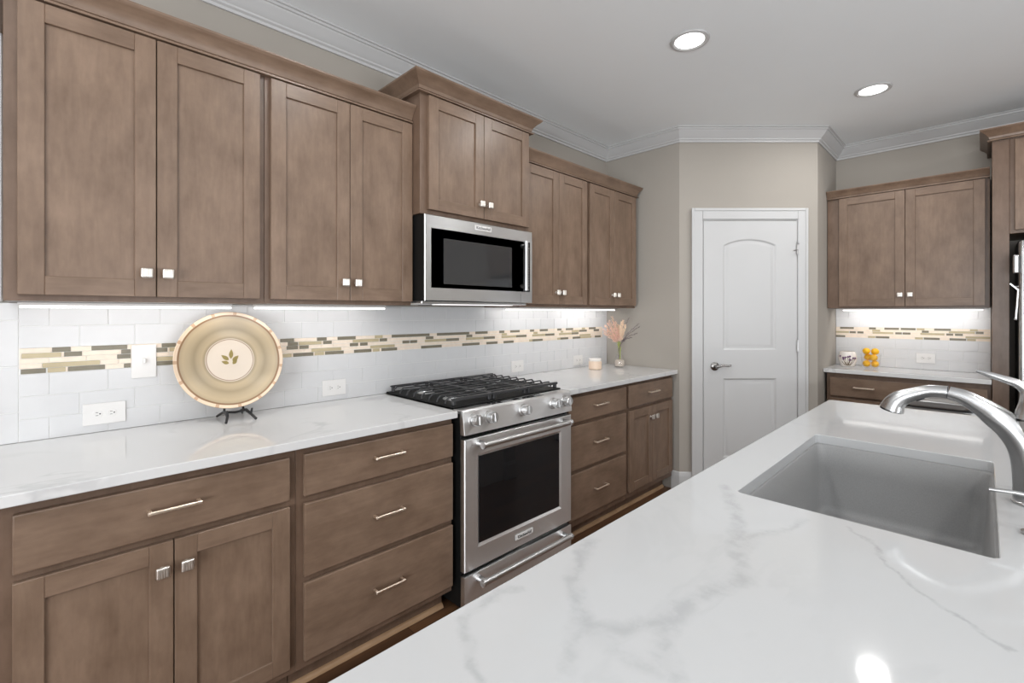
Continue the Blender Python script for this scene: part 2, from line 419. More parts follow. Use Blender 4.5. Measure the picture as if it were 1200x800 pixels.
def text_mb(txt, size, mat, depth=0.0006):
    cu = bpy.data.curves.new('t', 'FONT'); cu.body = txt; cu.size = size; cu.align_x = 'CENTER'; cu.align_y = 'CENTER'; cu.extrude = depth
    o = bpy.data.objects.new('t', cu); COL.objects.link(o)
    dg = bpy.context.evaluated_depsgraph_get(); dg.update()
    me = bpy.data.meshes.new_from_object(o.evaluated_get(dg))
    mb = MB(); mb.bm.from_mesh(me); bmesh.ops.transform(mb.bm, matrix=mat, verts=mb.bm.verts)
    bpy.data.objects.remove(o); bpy.data.curves.remove(cu); bpy.data.meshes.remove(me)
    return mb
FRONT = Matrix.Rotation(R(90), 4, 'X')       # text and discs upright, facing -Y

# ------------------------------------------------------------------ setting
CEIL = 2.743
XW = 4.78; AX, AY = 3.415, -0.66; BX, BY = 4.16, -1.405
YB = -6.5; XL = -3.5
struct('floor', MB().box(XL-0.15, XW+0.15, YB-0.15, 0.15, -0.1, 0.0), 'floor', smooth=0)
struct('ceiling', MB().box(XL-0.15, XW+0.15, YB-0.15, 0.15, CEIL, CEIL+0.1), 'ceiling', smooth=0)
W0, W1, WZ0, WZ1 = -1.25, -0.19, 1.48, 2.25
mb = MB(); mb.box(XL-0.15, W0, 0, 0.15, 0, CEIL); mb.box(W1, AX, 0, 0.15, 0, CEIL)
mb.box(W0, W1, 0, 0.15, 0, WZ0); mb.box(W0, W1, 0, 0.15, WZ1, CEIL)
struct('wall_left', mb, 'wall', smooth=0)
struct('wall_corner', MB().prism([(AX, 0), (AX, AY), (BX, BY), (XW, BY), (XW+0.15, BY), (XW+0.15, 0.15), (AX, 0.15)], 0, CEIL), 'wall', smooth=0)
struct('wall_right', MB().box(XW, XW+0.15, YB, BY-0.0005, 0, CEIL), 'wall', smooth=0)
mb = MB(); o0, o1, oz = -0.5, 3.1, 2.3
mb.box(XL, o0, YB-0.15, YB, 0, CEIL); mb.box(o1, XW, YB-0.15, YB, 0, CEIL); mb.box(o0, o1, YB-0.15, YB, oz, CEIL); mb.box(o0, o1, YB-0.15, YB, 0, 0.4)
struct('wall_back', mb, 'wall', smooth=0)
mb = MB(); p0, p1 = -5.0, -2.0
mb.box(XL-0.15, XL, YB, p0, 0, CEIL); mb.box(XL-0.15, XL, p1, 0, 0, CEIL); mb.box(XL-0.15, XL, p0, p1, oz, CEIL); mb.box(XL-0.15, XL, p0, p1, 0, 0.4)
struct('wall_side', mb, 'wall', smooth=0)
# window beside the wall cabinets (its casing shows at the left edge) and two unseen ones added behind the camera for light
def window(name, x0, x1, z0, z1, rot, loc, bars=1):
    w = bpy.data.objects.new(name, None); COL.objects.link(w); w.location = loc; w.rotation_euler.z = rot; w['kind'] = 'structure'
    ORIG[w.name] = Vector((0, 0, 0))
    c = MB(); k = 0.092
    for a, b, c0, c1 in ((x0-k, x0, z0-k, z1+k), (x1, x1+k, z0-k, z1+k), (x0, x1, z1, z1+k), (x0, x1, z0-k, z0)):
        c.box(a, b, -0.02, -0.001, c0, c1, 0.004)
    obj('window_casing', c, 'white', w)
    f = MB(); t = 0.04
    for a, b, c0, c1 in ((x0+.001, x0+t, z0+.001, z1-.001), (x1-t, x1-.001, z0+.001, z1-.001), (x0+t, x1-t, z1-t, z1-.001), (x0+t, x1-t, z0+.001, z0+t)):
        f.box(a, b, 0.04, 0.09, c0, c1, 0.003)
    for i in range(bars):
        xm = x0+(x1-x0)*(i+1)/(bars+1); f.box(xm-0.02, xm+0.02, 0.045, 0.085, z0+t, z1-t, 0.003)
    obj('window_frame', f, 'white', w)
    obj('window_pane', MB().box(x0+t, x1-t, 0.062, 0.066, z0+t, z1-t), 'glass', w)
window('window_1', W0, W1, WZ0, WZ1, 0, (0, 0, 0))
window('window_2', -o1, -o0, 0.4, oz, R(180), (0, YB, 0), 2)
window('window_3', p0, p1, 0.4, oz, R(90), (XL, 0, 0), 2)
# crown moulding round the room: right of travel is the room side
def crown_prof(z, d=0.085, h=0.098):
    return [(0.0, z-h), (0.010, z-h), (0.012, z-h+0.012), (0.022, z-h+0.018), (0.024, z-h+0.026), (0.030, z-h+0.030),
            (0.045, z-h+0.045), (0.062, z-h+0.066), (0.066, z-0.022), (0.074, z-0.020), (0.076, z-0.010), (d, z-0.008), (d, z-0.0005), (0.0, z-0.0005)]
path = [(XL, 0), (AX, 0), (AX, AY), (BX, BY), (XW, BY), (XW, YB)]
struct('trim_1', MB().sweep(path, crown_prof(CEIL)), 'white', smooth=20)
bb = [(0, 0.001), (0.014, 0.001), (0.014, 0.105), (0.010, 0.118), (0.008, 0.132), (0.003, 0.140), (0, 0.140)]
uA = Vector((1, -1)).normalized()
def onwall(u): return (AX+uA.x*u, AY+uA.y*u)
struct('baseboard_corner', MB().sweep([(AX, -0.60), (AX, AY), onwall(0.092)], [(o+0.0005, z) for o, z in bb]), 'white', smooth=20)
struct('baseboard_right', MB().sweep([onwall(0.962), (BX, BY), (XW-0.46, BY)], [(o+0.0005, z) for o, z in bb]), 'white', smooth=20)

# pantry door on the diagonal wall (local x along the wall, -y towards the room)
door = bpy.data.objects.new('door_1', None); COL.objects.link(door); door.location = (AX, AY, 0); door.rotation_euler.z = R(-45); door['kind'] = 'structure'
ORIG[door.name] = Vector((0, 0, 0))
D0, D1, DT = 0.179, 0.883, 2.045
cs = MB()
def casing_leg(x0, x1, z0, z1):
    cs.box(x0, x1, -0.020, -0.001, z0, z1, 0.003)
casing_leg(0.092, 0.170, 0.001, 2.136); casing_leg(0.892, 0.962, 0.001, 2.136); casing_leg(0.1705, 0.8915, 2.058, 2.136)
cs.box(0.086, 0.106, -0.026, -0.0205, 0.001, 2.142, 0.002); cs.box(0.948, 0.968, -0.026, -0.0205, 0.001, 2.142, 0.002); cs.box(0.1065, 0.9475, -0.026, -0.0205, 2.122, 2.142, 0.002)
cs.box(0.1705, 0.1765, -0.010, -0.001, 0.001, 2.057, 0.001); cs.box(0.8855, 0.8915, -0.010, -0.001, 0.001, 2.057, 0.001)
cs.box(0.1765, 0.8855, -0.010, -0.001, 2.049, 2.057, 0.001)
obj('door_casing', cs, 'white', door)
def rect_loop(x0, x1, z0, z1, i, arch=0.0, n=14):
    x0, x1, z0 = x0+i, x1-i, z0+i
    pts = [(x0, z0), (x1, z0)]
    if arch > 0:
        w = (x1+i-(x0-i)); r = (w*w/4+arch*arch)/(2*arch); cz = z1+arch-r; r2 = r-i; cx = (x0+x1)/2
        hw = (x1-x0)/2; a0 = math.asin(hw/r2)
        for k in range(n+1):
            a = a0-2*a0*k/n; pts.append((cx+r2*math.sin(a), cz+r2*math.cos(a)))
    else:
        pts += [(x1, z1-i), (x0, z1-i)]
    return pts
def panel_door():
    bm = bmesh.new(); yf = -0.014
    outer = [(D0, 0.008), (D1, 0.008), (D1, DT), (D0, DT)]
    def loop(pts, y): return [bm.verts.new((x, y, z)) for x, z in pts]
    def edges(l): return [bm.edges.new((l[i], l[(i+1) % len(l)])) for i in range(len(l))]
    def bridge(a, b):
        for i in range(len(a)):
            j = (i+1) % len(a); bm.faces.new((a[i], a[j], b[j], b[i]))
    of = loop(outer, yf); E = edges(of)
    panels = [(0.325, 0.735, 1.065, 1.866, 0.047), (0.325, 0.735, 0.250, 0.855, 0.0)]
    for x0, x1, z0, z1, ar in panels:
        ls = [loop(rect_loop(x0, x1, z0, z1, i, ar), yf+d) for i, d in ((0, 0), (0.006, 0.002), (0.014, 0.009), (0.022, 0.0095), (0.030, 0.0095), (0.052, 0.003))]
        E += edges(ls[0])
        for a, b in zip(ls, ls[1:]): bridge(a, b)
        bm.faces.new(ls[-1])
    bmesh.ops.triangle_fill(bm, edges=E, use_beauty=True, normal=(0, -1, 0))
    ob = loop(outer, -0.0008); bridge(of, ob); bm.faces.new(ob)
    bmesh.ops.recalc_face_normals(bm, faces=bm.faces)
    return bm
leaf = obj('door_leaf', panel_door(), 'white', door, smooth=25)
hd = MB(); hz = 0.944; hx = 0.262
hd.lathe([(0, 0), (0.031, 0), (0.032, 0.006), (0.026, 0.012), (0.012, 0.016), (0.011, 0.045), (0, 0.045)], Matrix.Translation((hx, -0.0145, hz)) @ FRONT, 24)
hd.tube([(hx-0.005, -0.055, hz), (hx+0.015, -0.058, hz+0.002), (hx+0.05, -0.058, hz+0.010), (hx+0.085, -0.056, hz+0.006), (hx+0.108, -0.054, hz+0.010)], [0.010, 0.010, 0.008, 0.0075, 0.007], 12)
obj('door_handle', hd, steel('dark_nickel', (0.30, 0.29, 0.28), 0.25, 0), leaf)
for hz in (1.838, 1.10, 0.30):
    h = MB(); h.tube([(0.886, -0.020, hz-0.045), (0.886, -0.020, hz+0.045)], 0.006, 10); h.box(0.884, 0.895, -0.0232, -0.0203, hz-0.042, hz+0.042, 0.001)
    if hz > 1.5:
        h.tube([(0.886, -0.021, hz+0.05), (0.880, -0.05, hz+0.03)], 0.004, 8); h.tube([(0.886, -0.03, hz-0.01), (0.845, -0.042, hz-0.022)], 0.0035, 8)
    obj('hinge', h, 'chrome', door)

# ------------------------------------------------------------------ cabinets
def shaker(x0, x1, z0, z1, yf, st=0.056):
    """stiles and rails round a recessed panel, in one mesh; material 0 upright grain, 1 lengthwise"""
    m = MB(); yb = yf+0.019
    m.box(x0, x0+st, yf, yb, z0, z1, 0.0014); m.box(x1-st, x1, yf, yb, z0, z1, 0.0014)
    m.box(x0+st, x1-st, yf+0.0002, yb, z1-st, z1, 0.0014, 1); m.box(x0+st, x1-st, yf+0.0002, yb, z0, z0+st, 0.0014, 1)
    m.box(x0+st-0.002, x1-st+0.002, yf+0.0085, yb-0.002, z0+st-0.002, z1-st+0.002, 0)
    return m
def knob_mb(x, yf, z):
    m = MB(); m.lathe([(0.009, 0), (0.006, 0.006), (0.006, 0.016), (0.010, 0.018)], Matrix.Translation((x, yf, z)) @ FRONT, 12)
    m.box(x-0.0165, x+0.0165, yf-0.029, yf-0.017, z-0.0165, z+0.0165, 0.005, 0, 3)
    for k in (-0.009, -0.003, 0.003, 0.009): m.box(x+k-0.0016, x+k+0.0016, yf-0.0305, yf-0.0285, z-0.013, z+0.013, 0.0008)
    return m
def pull_mb(xc, yf, z, w=0.122):
    m = MB(); a = w/2
    for s in (-1, 1): m.box(xc+s*a-0.005, xc+s*a+0.005, yf-0.024, yf, z-0.0045, z+0.0045, 0.0015)
    m.box(xc-a-0.006, xc+a+0.006, yf-0.031, yf-0.023, z-0.0048, z+0.0048, 0.002)
    return m
def add_door(root, x0, x1, z0, z1, yf, knob, st=0.056):
    d = obj('door', shaker(x0, x1, z0, z1, yf, st), ['wood_v', 'wood_h'], root, smooth=20)
    obj('knob', knob_mb(knob[0], yf, knob[1]), 'knob', d)
    return d
def add_drawer(root, x0, x1, z0, z1, yf, pulls=1):
    d = obj('drawer', MB().box(x0, x1, yf, yf+0.019, z0, z1, 0.004, 0, 2), 'wood_h', root, smooth=20)
    for i in range(pulls):
        obj('pull', pull_mb(x0+(x1-x0)*(i+0.5)/pulls, yf, (z0+z1)/2+0.006, 0.118), 'pull', d)
    return d
def upper(name, label, loc, rotz, W, z0, z1, dep, doors, kz, group, st=0.056):
    """doors: list of (x0, x1, z0, z1, knob side) local"""
    r = thing(name, label, 'cabinet', loc, rotz, group, local=True)
    ORIG[r.name] = Vector((0, 0, loc[2])) if loc[2] else Vector((0, 0, 0))
    b = MB(); b.box(0, W, -dep, -0.003, z0, z1, 0.001)
    obj('body', b, 'wood_frame_shaded', r, smooth=20)
    for x0, x1, a, c, side in doors:
        add_door(r, x0, x1, a, c, -dep-0.020, ((x1-0.027) if side > 0 else (x0+0.027), kz), st)
    return r
UZ0, UZ1, UD0, UD1 = 1.386, 2.335, 1.404, 2.262
G1 = 'wall cabinets with shaker doors'
def up_left(name, label, X0, X1, doors):
    return upper(name, label, (X0, 0, 0), 0, X1-X0, UZ0, UZ1, 0.325, [(a-X0, b-X0, UD0, UD1, s) for a, b, s in doors], 1.481, G1)
up_left('wall_cabinet', 'two-door brown shaker wall cabinet above the decorative plate, nearest the window', -0.085, 0.5995, [(-0.057, 0.262, 1), (0.265, 0.581, -1)])
up_left('wall_cabinet', 'two-door brown shaker wall cabinet just left of the microwave', 0.6005, 1.2600, [(0.620, 0.9395, 1), (0.9425, 1.2575, -1)])
up_left('wall_cabinet', 'narrow two-door brown shaker wall cabinet just right of the microwave', 2.0175, 2.6895, [(2.040, 2.3635, 1), (2.3665, 2.672, -1)])
up_left('wall_cabinet', 'two-door brown shaker wall cabinet at the right end above the flower vase', 2.6905, 3.335, [(2.706, 3.012, 1), (3.015, 3.322, -1)])
upper('wall_cabinet', 'short raised brown wall cabinet directly above the microwave', (1.262, 0, 0), 0, 0.754, 1.826, 2.47, 0.400,
      [(0.040, 0.3875, 1.848, 2.396, 1), (0.3905, 0.738, 1.848, 2.396, -1)], 1.921, G1)
upper('wall_cabinet', 'two-door brown wall cabinet over the small white counter right of the pantry door', (XW, BY-0.004, 0), R(-90), 0.920, 1.385, 2.305, 0.325,
      [(0.080, 0.4825, 1.398, 2.247, 1), (0.4855, 0.897, 1.398, 2.247, -1)], 1.481, G1)
# cornices on top of the cabinets
def cab_crown(z0, z1, d):
    h = z1-z0
    return [(0.001, z0), (0.022, z0), (0.022, z0+0.006), (0.010, z0+0.008), (0.010, z0+0.013), (0.014, z0+0.015), (0.017, z0+h*0.36), (0.017+(d-0.017)*0.22, z0+h*0.52), (0.017+(d-0.017)*0.50, z0+h*0.68),
            (0.017+(d-0.017)*0.80, z0+h*0.80), (0.017+(d-0.017)*0.86, z0+h*0.84), (d-0.001, z0+h*0.90), (d, z0+h*0.93), (d, z1), (0.001, z1)]
def cornice(label, pts, z0, z1, d):
    o = obj('cornice', MB().sweep(pts, cab_crown(z0, z1, d)), 'wood_h', smooth=20, origin=(pts[0][0], pts[0][1], z0))
    tag(o, label, 'moulding', 'cornices on the wall cabinets')
cornice('brown wooden cornice along the two wall cabinets left of the microwave', [(-0.085, -0.004), (-0.085, -0.325), (1.2600, -0.325)], 2.268, 2.346, 0.050)
cornice('brown wooden cornice along the two wall cabinets right of the microwave', [(2.0175, -0.325), (3.335, -0.325), (3.335, -0.004)], 2.268, 2.346, 0.046)
cornice('raised brown wooden cornice wrapped round the short cabinet above the microwave', [(1.262, -0.004), (1.262, -0.400), (2.016, -0.400), (2.016, -0.004)], 2.402, 2.484, 0.060)
cornice('brown wooden cornice on the wall cabinet beside the refrigerator', [(XW-0.325, BY-0.004), (XW-0.325, BY-0.923)], 2.252, 2.314, 0.045)

BZ = 0.883
G2 = 'base cabinets under the counters'
def base(label, loc, rotz, W, dep, drawers, doors, toe=0.075):
    r = thing('base_cabinet', label, 'cabinet', loc, rotz, G2, local=True)
    b = MB(); b.box(0, W, -dep, -0.003, 0.105, BZ, 0.001)
    obj('body', b, 'wood_frame_shaded', r, smooth=20)
    t = MB(); t.box(0.001, W-0.001, -dep+toe, -dep+toe+0.05, 0.001, 0.1045)
    t.sweep([(0.001, -dep+toe), (W-0.001, -dep+toe)], [(0, 0.001), (0.016, 0.001), (0.015, 0.008), (0.010, 0.015), (0.004, 0.019), (0, 0.020)], 1)
    obj('toe_kick', t, ['wood_frame_shaded', 'shoe'], r, smooth=30)
    for x0, x1, z0, z1, n in drawers: add_drawer(r, x0, x1, z0, z1, -dep-0.020, n)
    for x0, x1, z0, z1, s in doors: add_door(r, x0, x1, z0, z1, -dep-0.020, ((x1-0.028) if s > 0 else (x0+0.028), z1-0.076))
    return r
X0 = -0.120
base('base cabinet with one wide drawer over two doors at the near left end', (X0, 0, 0), 0, 0.6135-X0, 0.610,
     [(-0.057-X0, 0.590-X0, 0.710, 0.857, 1)], [(-0.057-X0, 0.2645-X0, 0.135, 0.689, 1), (0.2675-X0, 0.590-X0, 0.135, 0.689, -1)])
X0 = 0.6145
base('three-drawer brown base cabinet just left of the steel range', (X0, 0, 0), 0, 1.290-X0, 0.610,
     [(0.638-X0, 1.284-X0, 0.711, 0.858, 1), (0.638-X0, 1.284-X0, 0.430, 0.685, 1), (0.638-X0, 1.284-X0, 0.135, 0.408, 1)], [])
X0 = 2.090
base('three-drawer brown base cabinet just right of the steel range', (X0, 0, 0), 0, 2.7345-X0, 0.610,
     [(2.106-X0, 2.714-X0, 0.713, 0.860, 1), (2.106-X0, 2.714-X0, 0.438, 0.691, 1), (2.106-X0, 2.714-X0, 0.150, 0.415, 1)], [])
X0 = 2.7355
base('narrow base cabinet with one drawer over two doors beside the pantry corner', (X0, 0, 0), 0, 3.385-X0, 0.610,
     [(2.757-X0, 3.364-X0, 0.713, 0.862, 1)], [(2.757-X0, 3.062-X0, 0.150, 0.691, 1), (3.065-X0, 3.364-X0, 0.150, 0.691, -1)])
base('base cabinet with a wide drawer under the small counter right of the pantry door', (XW, BY-0.018, 0), R(-90), 0.912, 0.410,
     [(0.022, 0.895, 0.705, 0.848, 2)], [(0.022, 0.456, 0.135, 0.689, 1), (0.459, 0.895, 0.135, 0.689, -1)])

# refrigerator enclosure: side panel with stile, cabinet over the fridge, cornice
FY0 = -2.338; FX = 4.345
r = thing('refrigerator_cabinet', 'tall brown cabinet surround enclosing the refrigerator at the right edge', 'cabinet', (XW, FY0, 0))
b = MB(); b.box(FX, XW-0.003, FY0-0.022, FY0, 0.001, 2.455, 0.001); b.box(FX-0.018, FX, FY0-0.077, FY0, 0.001, 2.455, 0.0015)
b.box(FX, XW-0.003, -3.42, -3.398, 0.001, 2.455, 0.001); b.box(FX-0.018, FX, -3.42, -3.343, 0.001, 2.455, 0.0015)
b.box(FX-0.018, FX, -3.3425, FY0-0.0775, 1.852, 2.455, 0.001); b.box(FX+0.0005, XW-0.003, -3.3975, FY0-0.0225, 1.852, 2.455, 0.001)
obj('body', b, 'wood_frame_shaded', r, smooth=20)
for y0, y1 in ((-2.868, -2.438), (-3.32, -2.872)):
    Mx = Matrix.Translation((FX-0.018, 0, 0)) @ Matrix.Rotation(R(-90), 4, 'Z')
    d = shaker(-y1, -y0, 1.872, 2.44, -0.020)
    bmesh.ops.transform(d.bm, matrix=Mx, verts=d.bm.verts); d = obj('door', d, ['wood_v', 'wood_v'], r, smooth=20)
    kx = -y0-0.027 if y1 > -2.5 else -y1+0.027
    k = knob_mb(kx, -0.020, 1.948); bmesh.ops.transform(k.bm, matrix=Mx, verts=k.bm.verts); obj('knob', k, 'knob', d)
obj('cornice', MB().sweep([(XW-0.004, FY0), (FX-0.018, FY0), (FX-0.018, -3.42)], cab_crown(2.4555, 2.530, 0.058)), 'wood_h', r, smooth=20)

# refrigerator
r = thing('refrigerator', 'stainless refrigerator edge with black side at the right border', 'refrigerator', (4.5, -2.9, 0))
b = MB(); b.box(4.30, 4.74, -3.325, -2.452, 0.02, 1.80, 0.004); b.box(4.36, 4.72, -3.30, -2.48, 0.001, 0.02)
obj('case', b, 'dark', r)
for y0, y1 in ((-2.888, -2.452), (-3.325, -2.892)):
    obj('door', MB().box(4.235, 4.298, y0, y1, 0.62, 1.79, 0.010, 0, 3), 'steel_v', r)
obj('freezer_drawer', MB().box(4.235, 4.298, -3.325, -2.452, 0.06, 0.61, 0.010, 0, 3), 'steel_v', r)
h = MB(); h.tube([(4.22, -2.478, 1.83-0.06), (4.17, -2.470, 1.775), (4.155, -2.466, 1.72), (4.15, -2.464, 1.5), (4.15, -2.464, 0.80), (4.16, -2.468, 0.74), (4.22, -2.474, 0.70)], [0.012, 0.014, 0.014, 0.013, 0.013, 0.014, 0.012], 16)
obj('handle', h, 'faucet', r)
m = MB(); m.box(4.125, 4.185, -2.450, -2.424, 1.588, 1.700, 0.008, 0, 3); m.box(4.150, 4.236, -2.462, -2.450, 1.61, 1.68, 0.003)
obj('handle_mount', m, 'faucet', r)
t = MB(); t.box(4.13, 4.142, -0.026, 0.026, -0.005, 0.005, 0.002, mat=Matrix.Translation((0, -2.428, 1.508)) @ Matrix.Translation((4.136, 0, 0)) @ Matrix.Rotation(R(50), 4, 'X') @ Matrix.Translation((-4.136, 0, 0)))
t.tube([(4.136, -2.436, 1.50), (4.136, -2.446, 1.49), (4.136, -2.441, 1.40), (4.136, -2.436, 1.315)], [0.006, 0.006, 0.0055, 0.0055], 10)
t.tube([(4.136, -2.428, 1.508), (4.138, -2.448, 1.506)], 0.005, 8); t.blob((4.136, -2.435, 1.312), (0.008, 0.008, 0.008))
tag(obj('corkscrew', t, 'faucet', origin=(4.136, -2.44, 1.5)), 'small chrome T-shaped tool hanging on the refrigerator handle', 'tool')

# ------------------------------------------------------------------ worktops
def slab(poly, z0=0.884, z1=0.914): return MB().prism(poly, z0, z1, bev=0.0025)
def rect(x0, x1, y0, y1): return [(x0, y0), (x1, y0), (x1, y1), (x0, y1)]
G3 = 'white quartz counters'
tag(obj('countertop', slab(rect(-0.125, 1.296, -0.648, -0.002)), 'quartz', smooth=20, origin=(0.5, -0.3, 0.884)), 'long white quartz counter left of the range, holding the plate', 'counter', G3)
tag(obj('countertop', slab(rect(2.085, 3.413, -0.648, -0.002)), 'quartz', smooth=20, origin=(2.7, -0.3, 0.884)), 'white quartz counter right of the range, holding the vase', 'counter', G3)
tag(obj('countertop', slab(rect(XW-0.450, XW-0.002, -2.336, BY-0.002)) , 'quartz', smooth=20, origin=(4.5, -1.8, 0.884)), 'short white quartz counter between pantry door and refrigerator', 'counter', G3)

# ------------------------------------------------------------------ tiled splashbacks
ROW = 0.0763; MZ0, MZ1 = 0.914+3*ROW, 0.914+3*ROW+0.088
def splash(label, loc, rotz, xs, xe, joint, ztop, strips, bull):
    r = thing('backsplash', label, 'tiles', loc, rotz, 'tiled backsplashes', local=True)
    g = MB(); g.box(xs-(0.078 if bull[0] else 0), xe+(bull[1]), -0.007, -0.0012, 0.9150, ztop, 0)
    fl, fu = MB(), MB(); rows = [(0.9152+i*ROW, i) for i in range(3)] + [(MZ1+i*ROW, i+3) for i in range(2)]
    for z, i in rows:
        f = fl if i < 3 else fu
        z1 = min(z+ROW-0.0022, ztop)
        j = joint + (0.0772 if i % 2 else 0)
        x = j-0.1545*math.ceil((j-xs)/0.1545)
        while x < xe:
            a, b = max(x, xs), min(x+0.1545-0.0022, xe)
            if b-a > 0.006: f.box(a, b, -0.0092, -0.0015, z, z1, 0.0012, 0, 2)
            x += 0.1545
    obj('grout', g, 'grout', r, smooth=0)
    obj('lower_tiles', fl, 'tile', r, smooth=30); obj('upper_tiles', fu, 'tile', r, smooth=30)
    # mosaic band: five rows of thin strips
    mm = MB(); rh = 0.088/5; rnd = random.Random(4)
    for row, lst in enumerate(strips):
        zt = MZ1-row*rh-0.0008; zb = MZ1-(row+1)*rh+0.0008
        x = xs; items = sorted(lst)
        for a, b, k in items + [(xe, xe, 'c')]:
            a, b = max(a, xs), min(b, xe)
            while x < a-0.004:
                w = rnd.uniform(0.05, 0.16); e = min(a, x+w)
                if a-e < 0.02: e = a
                mm.box(x+0.0006, e-0.0006, -0.0095, -0.0015, zb, zt, 0.0006, 0); x = e
            if b > a+0.004:
                mm.box(max(a, x)+0.0006, b-0.0006, -0.0092, -0.0015, zb, zt, 0.0005, 1 if k == 'b' else 2); x = b
    obj('mosaic_band', mm, ['cream', 'beige', 'taupe'], r, smooth=30)
    if bull[0] or bull[1]:
        for side, (x0, x1) in ((0, (xs-0.077, xs-0.002)), (1, (xe+0.002, xe+bull[1]))):
            if not bull[side]: continue
            bm_ = MB()
            z = 0.9152-0.052
            while z < ztop:
                a, b = max(z, 0.9152), min(z+0.1523, ztop)
                if b-a > 0.01: bm_.box(x0, x1, -0.0092, -0.0015, a, b, 0.002, 0, 2)
                z += 0.1545
            obj('edge_tiles', bm_, 'tile', r, smooth=30)
    return r
def X_at(px):                       # wall position of an observed strip edge, in metres along the wall
    t = (px-603)/550; return 2.30*(1+t)/(1-t)
def Y_at(px):
    t = (px-603)/550; return -(XW*(1-t)/(1+t)-2.30)
L = [
 [(61,83,'t'),(107,149,'t'),(189,206,'t'),(327.6,344,'t'),(370.5,382,'t'),(394.7,416,'t'),(438.3,447.6,'b'),(458,475,'t'),(475,502.5,'t'),(511,530,'t'),(530,549,'t'),(556,570.5,'t'),(584,590,'t'),(596.8,608,'t'),(620,625,'t'),(631.5,641,'t'),(652,657,'t'),(662,670.7,'t'),(680.7,684.7,'b'),(689,697,'t')],
 [(25,72,'b'),(75,96,'t'),(141.6,153,'t'),(182,196,'t'),(198,207,'b'),(336.6,348.6,'t'),(349,376,'b'),(377.8,388,'t'),(412.5,443,'b'),(444,452.8,'t'),(498,507,'t'),(545.5,552.5,'t'),(587,593,'b'),(624,629,'b'),(656,659,'b'),(669,678,'b'),(678,686.7,'t'),(694.7,701,'t')],
 [(137,153,'t'),(335,348.5,'t'),(350,361,'t'),(409,419,'t'),(421,430,'t'),(470.7,479,'t'),(479.5,488,'t'),(497,522,'b'),(522,537,'t'),(545,566,'b'),(566,579,'t'),(586.7,604,'b'),(604,616,'t'),(622.7,638,'b'),(638,648.7,'t'),(654,669,'b'),(669,677,'t')],
 [(49.5,117,'b'),(182,206,'b'),(364,399,'b'),(433,461.7,'b'),(678,691,'b')],
 [(24,54,'t'),(55.5,77,'b'),(79.5,123,'t'),(145,153,'t'),(183,204,'t'),(328,341,'b'),(342.7,366.5,'t'),(368,379,'b'),(380,402,'t'),(414,434.5,'t'),(436,444,'b'),(446,464.5,'t'),(492.5,516.7,'t'),(540.7,561,'t'),(569,582,'t'),(589,601,'t'),(619,623,'b'),(623,635,'t'),(652,656,'b'),(656,665,'t'),(670,679,'t'),(679,692,'b'),(696,703,'t')]]
LR = [
 [(243,315,'t'),(393,430,'t'),(473,550,'t'),(558,637,'t'),(640,683,'b'),(732,820,'t'),(918,960,'b')],
 [(410,452,'b'),(668,705,'t'),(808,945,'b'),(948,990,'t')],
 [(220,290,'b'),(292,325,'t'),(333,365,'t'),(412,520,'b'),(530,565,'t'),(567,610,'t'),(660,787,'b'),(795,832,'t'),(840,882,'t')],
 [(895,1025,'b')],
 [(220,270,'t'),(388,427,'b'),(428,500,'t'),(632,675,'b'),(678,762,'t'),(812,900,'t'),(902,950,'b')]]
splash('white subway backsplash with mosaic stripe running behind the range', (0, 0, 0), 0, -0.062, 3.345, 0.011, 1.3845,
       [[(X_at(a), X_at(b), k) for a, b, k in row] for row in L], (True, 0.066))
splash('white subway backsplash with mosaic stripe above the short counter near the refrigerator', (XW, 0, 0), R(-90), -BY+0.002, 2.334, 1.5, 1.3838,
       [[(Y_at(930+a/4.444), Y_at(930+b/4.444), k) for a, b, k in row] for row in LR], (False, 0))

# switch and outlets
def plate_box(x0, x1, z0, z1): return MB().box(x0, x1, -0.0155, -0.0096, z0, z1, 0.0022, 0, 2)
GO = 'wall outlets in the backsplash'
sw = thing('light_switch', 'white toggle light switch on the mosaic stripe left of the plate', 'switch', (0.269, 0, 1.164))
obj('cover_plate', plate_box(0.231, 0.307, 1.101, 1.228), 'plastic', sw)
obj('toggle', MB().box(0.264, 0.274, -0.028, -0.0156, 1.158, 1.176, 0.002).box(0.2625, 0.2755, -0.0165, -0.0156, 1.150, 1.182, 0.0003), 'plastic', sw)
def outlet(label, xc, zc, w, h, loc=None, rotz=0, vertical=False):
    o = thing('wall_outlet', label, 'outlet', loc or (xc, 0, zc), rotz, GO, local=True)
    obj('cover_plate', MB().box(-w/2, w/2, -0.0155, -0.0096, -h/2, h/2, 0.0022, 0, 2), 'plastic', o)
    for s in (-1, 1):
        rc = MB(); cx, cz = (0, s*w*0.165*1.7) if vertical else (s*w*0.165, 0)
        rc.lathe([(0, 0.0008), (0.0135, 0.0008), (0.0145, 0)], Matrix.Translation((cx, -0.0157, cz)) @ FRONT, 20)
        rr = obj('receptacle', rc, 'plastic', o)
        sl = MB(); yy = (-0.0172, -0.0166)
        if vertical:
            sl.box(cx-0.006, cx-0.0045, *yy, cz-0.002, cz+0.005); sl.box(cx+0.0045, cx+0.006, *yy, cz-0.002, cz+0.005); sl.box(cx-0.002, cx+0.002, *yy, cz-0.009, cz-0.005)
        else:
            sl.box(cx-0.005, cx+0.002, *yy, cz+0.0045, cz+0.006); sl.box(cx-0.005, cx+0.002, *yy, cz-0.006, cz-0.0045); sl.box(cx+0.005, cx+0.009, *yy, cz-0.002, cz+0.002)
        obj('slots', sl, 'dark', rr, smooth=0)
outlet('white duplex outlet left of the plate, below the light switch', 0.1545, 0.982, 0.120, 0.077)
outlet('white duplex outlet between the plate and the range', 1.017, 0.979, 0.120, 0.077)
